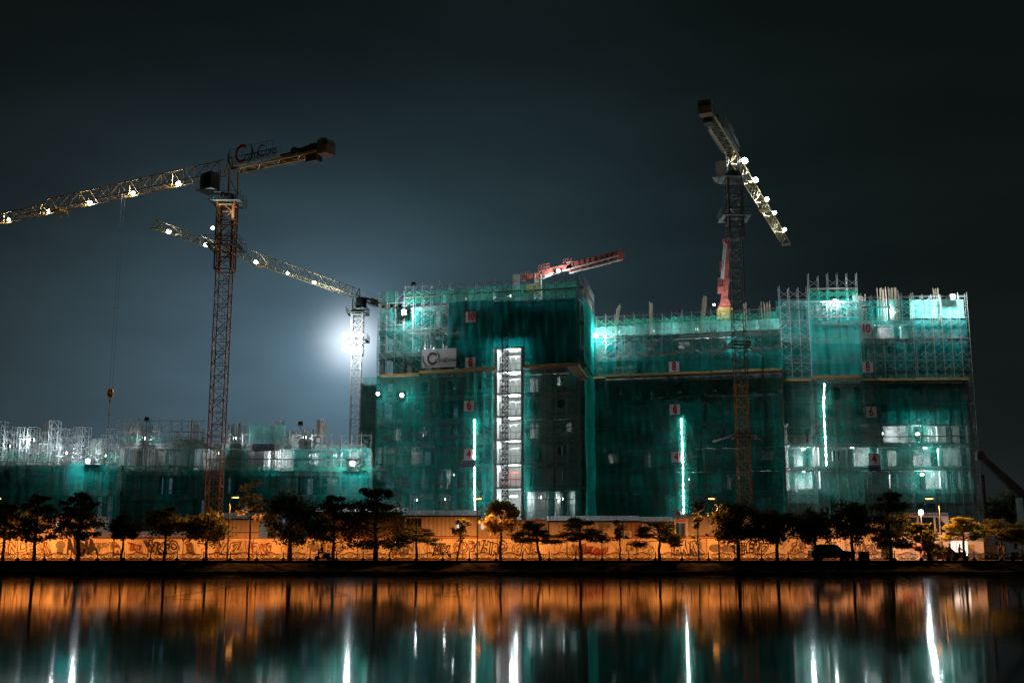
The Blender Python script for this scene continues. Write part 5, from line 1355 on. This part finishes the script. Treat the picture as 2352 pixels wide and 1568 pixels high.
# ------------------------------------------------------------------ trees
import numpy as np
def tree(px, pytop, w_px, label, style='layer', dens=1.0, leaf='leaf_dark', Y=120.0, seed=0, pybot=None, lean=0.0, name='street_tree', cat='tree', group='trees along the promenade', trunk=.16, cx_off=0.0):
    r = random.Random(seed * 13 + 5); top = P(px, pytop, Y); base = P(px, 1287, Y)
    H = top.z - RZ; W_ = w_px * 1.0 / 2685.0 * Y / 2; x0 = base.x
    zb = (P(px, pybot, Y).z - RZ) if pybot else H * .38
    t = thing(name, (x0, Y, RZ), label, cat, group)
    b = MB(); pts = []; n = 7; th = H * (.8 if style != 'sparse' else .88)
    lx = lean
    for i in range(n + 1):
        q = i / n; pts.append(Vector((x0 + lx * q + r.uniform(-.07, .07) * (i > 0), Y + r.uniform(-.05, .05), RZ + th * q)))
    for i in range(n): b.tube(pts[i], pts[i + 1], trunk * (1 - .75 * i / n) + .02, 6, trunk * (1 - .75 * (i + 1) / n) + .02)
    clumps = []
    def at(z):
        q = min(.999, max(0, z / th)) * n; i = int(q); return pts[i].lerp(pts[i + 1], q - i)
    if style == 'layer':
        nl = 4 + (H > 5)
        for k in range(nl):
            z = zb + (H - zb) * (k + .35) / nl; rw = W_ * (1.0 - .55 * abs(k / (nl - 1) - .35) ** 1.2 - (.25 if k == nl - 1 else 0))
            for j in range(int(8 + 4 * r.random())):
                a = r.uniform(0, 2 * pi); rr = rw * sqrt(r.uniform(.05, 1))
                clumps.append((Vector((x0 + lx * z / th + cos(a) * rr, Y + sin(a) * rr, RZ + z + r.uniform(-.35, .4))), rw * r.uniform(.28, .46), r.uniform(.35, .6)))
    elif style == 'round':
        for j in range(48):
            a = r.uniform(0, 2 * pi); u = r.uniform(-1, 1); rr = r.uniform(.35, 1) ** .5
            zc = (zb + H) / 2 + .0; hz_ = (H - zb) / 2 * .86
            s_ = sqrt(max(0, 1 - u * u)); clumps.append((Vector((x0 + lx * .6 + cos(a) * rr * s_ * W_ * .88, Y + sin(a) * rr * s_ * W_ * .88, RZ + zc + u * rr * hz_)), W_ * .28, .75))
    elif style == 'fern':
        for j in range(24):
            a = r.uniform(0, 2 * pi); rr = W_ * sqrt(r.uniform(.05, 1)) * .9
            z = H * .93 - (rr / W_) ** 1.6 * (H - zb) * .55 - r.uniform(0, .35) * (H - zb)
            clumps.append((Vector((x0 + lx * .9 + cos(a) * rr, Y + sin(a) * rr, RZ + z)), W_ * .26, .28))
    else:
        for j in range(17):
            a = r.uniform(0, 2 * pi); z = zb + (H - zb) * r.uniform(0, 1) ** .8; rr = W_ * r.uniform(.2, 1) * (1.05 - .5 * z / H)
            clumps.append((Vector((x0 + lx * z / th + cos(a) * rr, Y + sin(a) * rr, RZ + z)), W_ * .25, .5))
    for c, rad_, fl in clumps:
        if r.random() < .75:
            zs = max(.55, (c.z - RZ) / th - r.uniform(.12, .3)) * th if style != 'layer' else max(H * .25, c.z - RZ - r.uniform(.2, .7))
            s0_ = at(min(zs, th * .97)); mid = s0_.lerp(c, .55) + Vector((0, 0, r.uniform(.0, .25)))
            b.tube(s0_, mid, trunk * .3, 4, trunk * .18); b.tube(mid, c, trunk * .18, 4, .01)
    b.build('trunk', 'bark', t, True)
    rg = np.random.default_rng(seed + 100); vs = []; fs = []
    per = int({'layer': 92, 'round': 88, 'fern': 105, 'sparse': 46}[style] * dens)
    for c, rad_, fl in clumps:
        m = per; d = rg.normal(size=(m, 3)); d *= rad_ * .52 * rg.uniform(.8, 1.25)
        d[:, 2] *= fl; cc = np.array(c) + d
        if style == 'fern': u = rg.normal(size=(m, 3)) * np.array([1, 1, .35]); ln, wd = .30, .05
        else: u = rg.normal(size=(m, 3)) * np.array([1, 1, .6]); ln, wd = .16, .10
        u /= np.linalg.norm(u, axis=1)[:, None]; v_ = np.cross(u, rg.normal(size=(m, 3))); v_ /= np.linalg.norm(v_, axis=1)[:, None]
        s_ = rg.uniform(.6, 1.3, (m, 1))
        a1 = cc - u * ln * s_; a2 = cc + v_ * wd * s_; a3 = cc + u * ln * s_; a4 = cc - v_ * wd * s_
        k0 = len(vs); q = np.stack([a1, a2, a3, a4], axis=1).reshape(-1, 3); vs.extend(q.tolist()); fs.extend([(k0 + 4 * i, k0 + 4 * i + 1, k0 + 4 * i + 2, k0 + 4 * i + 3) for i in range(m)])
    me = bpy.data.meshes.new('crown'); o_ = wloc(t); me.from_pydata([(p[0] - o_.x, p[1] - o_.y, p[2] - o_.z) for p in vs], [], fs)
    me.materials.append(M[leaf]); cr = bpy.data.objects.new('crown', me); COL.objects.link(cr); cr.parent = t
    return t
TR = [
 (6, 1152, 84, 'dark tree cut by the left edge of the photo', 'layer', 1.1, 'leaf_mid', 1236, 0, .17),
 (78, 1134, 92, 'layered tree second from the left edge', 'layer', 1.0, 'leaf_dark', 1238, 0, .2),
 (178, 1128, 100, 'tall layered tree in front of the black block graffiti', 'layer', 1.25, 'leaf_dark', 1238, 0, .24),
 (279, 1184, 72, 'small tree in front of the long low shed', 'layer', .8, 'leaf_dark', 1230, 0, .13),
 (377, 1168, 92, 'forked tree with a thin crown left of the crane base', 'layer', .8, 'leaf_mid', 1222, 0, .15),
 (474, 1178, 120, 'wide low tree directly before the crane foot', 'round', .8, 'leaf_dark', 1248, 0, .15),
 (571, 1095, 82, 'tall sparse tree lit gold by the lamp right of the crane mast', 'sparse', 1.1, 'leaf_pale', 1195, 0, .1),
 (665, 1132, 142, 'widest dense dark tree right of the left crane', 'round', 1.25, 'leaf_dark', 1262, 0, .26),
 (765, 1134, 100, 'airy dark tree between the two biggest dark trees', 'layer', .75, 'leaf_dark', 1240, 0, .17),
 (862, 1114, 150, 'big dark tree in front of the left end of the tall block', 'layer', 1.35, 'leaf_dark', 1254, 0, .25),
 (956, 1184, 94, 'short spreading tree left of the sparse young one', 'fern', .9, 'leaf_mid', 1262, 0, .15),
 (1050, 1192, 58, 'sparse young tree before the tall cream shed', 'sparse', .9, 'leaf_mid', 1256, .5, .09),
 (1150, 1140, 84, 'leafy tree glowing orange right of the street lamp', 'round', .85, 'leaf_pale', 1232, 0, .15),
 (1241, 1182, 98, 'leaning tree with a flat crown right of the glowing orange tree', 'fern', 1.0, 'leaf_dark', 1262, -.6, .16),
 (1334, 1180, 122, 'flat crowned tree below the right corner of the tall block', 'fern', 1.15, 'leaf_dark', 1258, 0, .17),
 (1425, 1196, 52, 'thin bare looking sapling before the air conditioners', 'sparse', .55, 'leaf_mid', 1240, 0, .08),
 (1515, 1182, 112, 'flat crowned tree under the middle light string', 'fern', 1.15, 'leaf_dark', 1262, 0, .16),
 (1606, 1152, 50, 'slim sparse tree beside the second lamp post', 'sparse', .9, 'leaf_mid', 1240, 0, .08),
 (1696, 1153, 134, 'dense round dark tree at the foot of the right crane', 'round', 1.5, 'leaf_dark', 1252, 0, .22),
 (1786, 1166, 96, 'dense dark tree right of the round one', 'round', 1.1, 'leaf_dark', 1252, 0, .18),
 (1874, 1162, 104, 'dense dark tree behind the parked black car', 'round', 1.2, 'leaf_dark', 1256, 0, .18),
 (1959, 1146, 100, 'dark tree just right of the parked black car', 'round', 1.0, 'leaf_dark', 1252, 0, .19),
 (2047, 1124, 104, 'tallest ragged dark tree near the entrance gantry', 'layer', 1.35, 'leaf_dark', 1256, 0, .2),
 (2138, 1200, 78, 'leaning tree under the white floodlight', 'layer', .8, 'leaf_mid', 1262, -.9, .19),
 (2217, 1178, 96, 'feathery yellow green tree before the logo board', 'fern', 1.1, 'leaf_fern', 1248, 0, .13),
 (2303, 1180, 112, 'feathery dim tree at the right edge of the photo', 'fern', 1.2, 'leaf_mid', 1262, 0, .14),
 (2368, 1176, 100, 'dim tree cut by the right edge of the photo', 'fern', 1.0, 'leaf_mid', 1262, 0, .14),
]
for i, (px, pt_, w, lb, st, dn, lf, pb_, ln, tk) in enumerate(TR):
    tree(px, pt_, w, lb, st, dn, lf, seed=i + 1, pybot=pb_, lean=ln, trunk=tk, Y=119.8 + (i % 3) * .5)
for i, (px, pt_, w, lb) in enumerate(((2290, 1142, 60, 'distant dark tree left of the mobile crane foot'), (2335, 1124, 72, 'distant dark tree under the mobile crane boom'), (2400, 1130, 80, 'distant dark tree at the right frame edge'))):
    tree(px, pt_, w, lb, 'round', .7, 'leaf_dark', Y=170, seed=60 + i, pybot=1200, group='distant trees at the right', trunk=.3)

# ------------------------------------------------------------------ mobile crane and pile at the right
MY = 150.0
mc = thing('mobile_crane', P(2340, 1270, MY), 'dark mobile crane whose boom leans in from the right edge', 'mobile crane')
b = MB(); p, q = P(2250, 1044, MY), P(2362, 1150, MY); d = (q - p).normalized(); n_ = Vector((-d.z, 0, d.x))
b.prism([((p + n_ * .25).x, (p + n_ * .25).z), ((q + n_ * .6).x, (q + n_ * .6).z), ((q - n_ * .6).x, (q - n_ * .6).z), ((p - n_ * .35).x, (p - n_ * .35).z)], 1, MY - .4, MY + .4); b.build('boom', 'crane_dark', mc)
b = MB(); b.prism([(p.x - .5, p.z - .7), (p.x + .6, p.z - .3), (p.x + .3, p.z + .5), (p.x - .4, p.z + .4)], 1, MY - .42, MY + .42); b.build('boom_head', 'crane_dark', mc)
b = MB(); 
for sx in (-.35, -.1): b.tube((p.x + sx, MY, p.z - .4), (p.x + sx + .1, MY, P(2255, 1180, MY).z), .025, 3)
b.build('rope', 'wire', mc)
b = MB(); c = P(2375, 1240, MY); b.box((c.x - 2.2, MY - 1.2, G + .5), (c.x + 3.5, MY + 1.2, G + 1.5)); b.box((c.x - 1.5, MY - 1, G + 1.501), (c.x + 1.5, MY + 1, q.z + .4)); b.build('body', 'crane_dark', mc)
for k in range(4): b = MB(); b.tube((c.x - 1.6 + k * 1.4, MY - 1.35, G + .5), (c.x - 1.6 + k * 1.4, MY - 1.0, G + .5), .5, 12); b.build('wheel', 'rubber', mc)
pd = thing('drilling_rig', P(2262, 1270, 149), 'thin dark drilling rig mast beside the mobile crane', 'drilling rig')
b = MB(); p, q = P(2256, 1090, 149), P(2262, 1180, 149); b.tube((q.x, 149, G + .8), p, .3, 8, .25); b.build('mast', 'crane_dark', pd)
b = MB(); b.box((q.x - 1.3, 148.2, G + .4), (q.x + 1.3, 150, G + 2.0)); b.box((q.x - .9, 148, G + 2.001), (q.x - .1, 149.6, G + 3.2)); b.build('body', 'crane_dark', pd)
b = MB()
for s_ in (148, 150.1): b.prism([(q.x - 1.6, G + .1), (q.x + 1.6, G + .1), (q.x + 1.9, G + .45), (q.x + 1.5, G + .75), (q.x - 1.5, G + .75), (q.x - 1.9, G + .45)], 1, s_ - .25, s_ + .18)
b.build('track', 'rubber', pd)

# ------------------------------------------------------------------ vehicles
def car(xc, Y, z, Lc, H, paint, label, face=1, name='parked_car', suv=True):
    t = thing(name, (xc, Y, z), label, 'car', 'cars on the lakeside road')
    f = face; h = H
    prof = [(-.5, .18), (-.5, .50), (-.47, .60), (-.42, .62), (-.38, .92), (-.34, .98), (.02, 1.0), (.10, .96), (.22, .64), (.42, .56), (.49, .46), (.5, .22), (.40, .16), (-.42, .16)]
    b = MB(); b.prism([(xc + f * x * Lc, z + y * h) for x, y in prof], 1, Y - .85, Y + .85); body = b.build('body', paint, t)
    bv = body.modifiers.new('bevel', 'BEVEL'); bv.width = .07; bv.segments = 3; bv.limit_method = 'ANGLE'
    for s_ in (-.87, .87):
        b = MB()
        for a in ([(-.37, .64), (-.34, .92), (-.20, .94), (-.20, .64)], [(-.18, .64), (-.18, .94), (-.02, .94), (.02, .64)], [(.04, .64), (.0, .94), (.07, .92), (.17, .64)]):
            b.prism([(xc + f * x * Lc, z + y * h) for x, y in a], 1, Y + s_ - .006, Y + s_ + .006)
        b.build('window', 'glass_dark', t)
    for wx in (-.31, .31):
        for s_ in (-.78, .78):
            b = MB(); b.tube((xc + wx * Lc, Y + s_ - .12, z + .33), (xc + wx * Lc, Y + s_ + .12, z + .33), .33, 16); w = b.build('wheel', 'rubber', t)
            b = MB(); b.tube((xc + wx * Lc, Y + s_ - .14, z + .33), (xc + wx * Lc, Y + s_ + .14, z + .33), .19, 10); b.build('rim', 'car_silver', w)
    for s_ in (-.6, .6):
        b = MB(); xx = xc - f * .502 * Lc; b.box((min(xx, xx + .03), Y + s_ - .12, z + .5 * h), (max(xx, xx + .03), Y + s_ + .12, z + .62 * h)); b.build('tail_lamp', 'glass_dark' if name == 'parked_car' else 'tail', t)
        b = MB(); xx = xc + f * .49 * Lc; b.box((xx - .04, Y + s_ - .15, z + .42 * h), (xx + .04, Y + s_ + .15, z + .52 * h)); b.build('headlight', 'glass_dark' if name == 'parked_car' else 'head', t)
    return t
car(P(1910, 1280, 121.2).x, 121.2, RZ, 4.5, 1.65, 'car_dark', 'black car parked behind the railing under the dark trees')
car(P(2170, 1280, 125).x, 125, G, 4.3, 1.5, 'car_dark', 'dark car with glowing tail lamp on the road near the gate', name='moving_car')
plight((P(2148, 1278, 125).x - .5, 124.6, G + .8), 12, (1, .1, .03), .08, None, 'tail_glow').parent = None
# scooters and people
def scooter(xc, Y, z, label, f=1):
    t = thing('motor_scooter', (xc, Y, z), label, 'scooter', 'scooters by the railing')
    for wx in (-.6, .6):
        b = MB(); b.tube((xc + wx, Y - .06, z + .25), (xc + wx, Y + .06, z + .25), .25, 14); b.build('wheel', 'rubber', t)
    b = MB(); b.prism([(xc + f * x, z + y) for x, y in ((-.75, .55), (-.7, .78), (-.1, .74), (.0, .35), (.32, .34), (.48, .95), (.56, .9), (.48, .35), (.3, .22), (-.3, .22), (-.45, .42))], 1, Y - .15, Y + .15); b.build('body', 'car_dark', t)
    b = MB(); b.box((xc + f * .42 - .07, Y - .32, z + .98), (xc + f * .42 + .05, Y + .32, z + 1.03)); b.tube((xc + f * .5, Y, z + .25), (xc + f * .42, Y, z + 1.0), .04, 6); b.build('handlebar', 'rubber', t)
    b = MB(); b.box((xc - .5, Y - .14, z + .76), (xc + .12, Y + .14, z + .84)); b.build('seat', 'rubber', t)
    return t
def person(x, Y, z, label, pose='stand', f=1, cloth='cloth_dark', h=1.65):
    t = thing('person', (x, Y, z), label, 'person', 'people by the railing')
    s = h / 1.7
    if pose == 'stand':
        J = [(0, 0, .92), (0, 0, 1.15), (0, 0, 1.38), (0, 0, 1.5), (.02 * f, 0, 1.62),
             (0, .1, .9), (.03 * f, .11, .48), (0, .12, .06), (.14 * f, .12, .03), (0, -.1, .9), (.02 * f, -.13, .48), (-.06 * f, -.14, .06), (.08 * f, -.15, .03),
             (0, .19, 1.38), (.03 * f, .25, 1.1), (.1 * f, .22, .86), (0, -.19, 1.38), (0, -.26, 1.1), (.12 * f, -.2, .9)]
    else:
        J = [(0, 0, .9), (.03 * f, 0, 1.12), (.07 * f, 0, 1.35), (.09 * f, 0, 1.46), (.12 * f, 0, 1.58),
             (.05 * f, .12, .88), (.45 * f, .16, .78), (.36 * f, .16, .38), (.5 * f, .16, .35), (.05 * f, -.12, .88), (.45 * f, -.16, .78), (.36 * f, -.16, .38), (.5 * f, -.16, .35),
             (.07 * f, .19, 1.34), (.22 * f, .25, 1.12), (.42 * f, .24, 1.06), (.07 * f, -.19, 1.34), (.22 * f, -.25, 1.12), (.42 * f, -.24, 1.06)]
    R_s = [.15, .14, .16, .055, .1, .09, .065, .045, .035, .09, .065, .045, .035, .06, .045, .035, .06, .045, .035]
    E = [(0, 1), (1, 2), (2, 3), (3, 4), (0, 5), (5, 6), (6, 7), (7, 8), (0, 9), (9, 10), (10, 11), (11, 12), (2, 13), (13, 14), (14, 15), (2, 16), (16, 17), (17, 18)]
    me = bpy.data.meshes.new('body'); me.from_pydata([(a * s, b_ * s, c * s) for a, b_, c in J], E, []); me.materials.append(M[cloth])
    o = bpy.data.objects.new('body', me); COL.objects.link(o); o.parent = t
    sk_ = o.modifiers.new('skin', 'SKIN'); me.skin_vertices[0].data[0].use_root = True
    for i, r in enumerate(R_s): me.skin_vertices[0].data[i].radius = (r * s, r * s)
    sb = o.modifiers.new('sub', 'SUBSURF'); sb.levels = 1; sb.render_levels = 1
    hd_ = Vector(J[4]) * s + Vector((x, Y, z)); b = MB()
    for k in range(6): a0, a1 = -pi / 2 + pi * k / 6, -pi / 2 + pi * (k + 1) / 6; b.tube(hd_ + Vector((0, 0, .04 + .125 * sin(a0))), hd_ + Vector((0, 0, .04 + .125 * sin(a1))), max(.01, .1 * cos(a0)), 10, max(.01, .1 * cos(a1)))
    b.build('hair', 'cloth_dark', t, True)
    return t
xs_ = P(742, 1280, 119.4).x
scooter(xs_, 119.3, RZ, 'dark scooter with a rider between the big trees at the left', -1)
person(xs_ - .05, 119.3, RZ, 'person in dark clothes sitting on the scooter at the left', 'sit', -1)
person(P(2182, 1280, 119.5).x, 119.5, RZ, 'person in dark clothes standing behind the railing left of the feathery tree', 'stand', 1)
xs2 = P(2206, 1280, 119.6).x
scooter(xs2, 119.6, RZ, 'dark scooter by the railing before the logo board', 1)
person(xs2 - .1, 119.6, RZ, 'person astride the scooter before the logo board', 'sit', 1, 'cloth_brown')
person(P(2296, 1280, 119.5).x, 119.5, RZ, 'left person of the pair at the right edge', 'stand', 1)
person(P(2308, 1280, 119.7).x, 119.7, RZ, 'right person of the pair at the right edge', 'stand', -1, 'cloth_brown', 1.72)
scooter(P(2338, 1280, 119.6).x, 119.6, RZ, 'scooter parked at the right edge of the promenade', 1)
# utility box
p = P(1986, 1280, 119.2); t = thing('utility_box', (p.x, 119.2, RZ), 'small brown utility box behind the railing right of the black car', 'utility box')
b = MB(); b.box((p.x - .5, 119.2, RZ), (p.x + .5, 119.7, RZ + .85)); b.build('cabinet', 'shed_brown', t); b = MB(); b.prism([(p.x - .56, RZ + .851), (p.x + .56, RZ + .851), (p.x + .5, RZ + .92), (p.x - .5, RZ + .92)], 1, 119.14, 119.76); b.build('lid', 'shed_brown', t)
# low concrete barrier along the far kerb with a pale top
b = MB(); x0_, x1_ = P(-60, 1280, 132).x, P(2030, 1280, 132).x
t = thing('road_barrier', (0, 132.2, G), 'low dull barrier running along the far side of the road', 'barrier')
b.box((x0_, 132.2, G), (x1_, 132.32, G + .34)); b.build('wall', 'spray_brown', t)
b = MB(); b.box((x0_, 132.17, G + .341), (x1_, 132.35, G + .43)); b.build('coping', 'kerb', t)
# stakes and twigs in the lake
for px, top_, lb in ((590, 1268, 'thin bamboo stake in the water below the left crane'), (1248, 1272, 'thin bamboo stake in the water below the tall block'), (1739, 1270, 'thin bamboo stake in the water below the right crane'), (2202, 1300, 'thin bamboo stake in the water near the right edge')):
    Y = 66.0; a = P(px, top_, Y); c = P(px - 3, 1344, Y); b = MB(); b.tube((c.x, Y, -.3), a, .02, 5, .014)
    o = b.build('bamboo_stake', 'bamboo'); tag(o, lb, 'stake', 'bamboo stakes in the lake')
for px, py, dx, lb in ((378, 1370, 90, 'bent twig lying on the water at the left'), (1000, 1364, 100, 'bent twig lying on the water below the tall block'), (800, 1364, -100, 'second bent twig left of centre on the water'), (2075, 1337, 60, 'bent twig on the water near the entrance')):
    Y = 1.5 * 2685 / (py - 1283); a = P(px, py, Y); b = MB(); k = dx / 2685 * Y
    pts = [Vector((a.x + k * q, Y + 6 * q * q, .02 + .32 * q ** 1.5)) for q in (0, .3, .6, 1)]; b.path(pts, .012, 4)
    o = b.build('fallen_twig', 'bamboo'); tag(o, lb, 'twig', 'twigs on the lake')
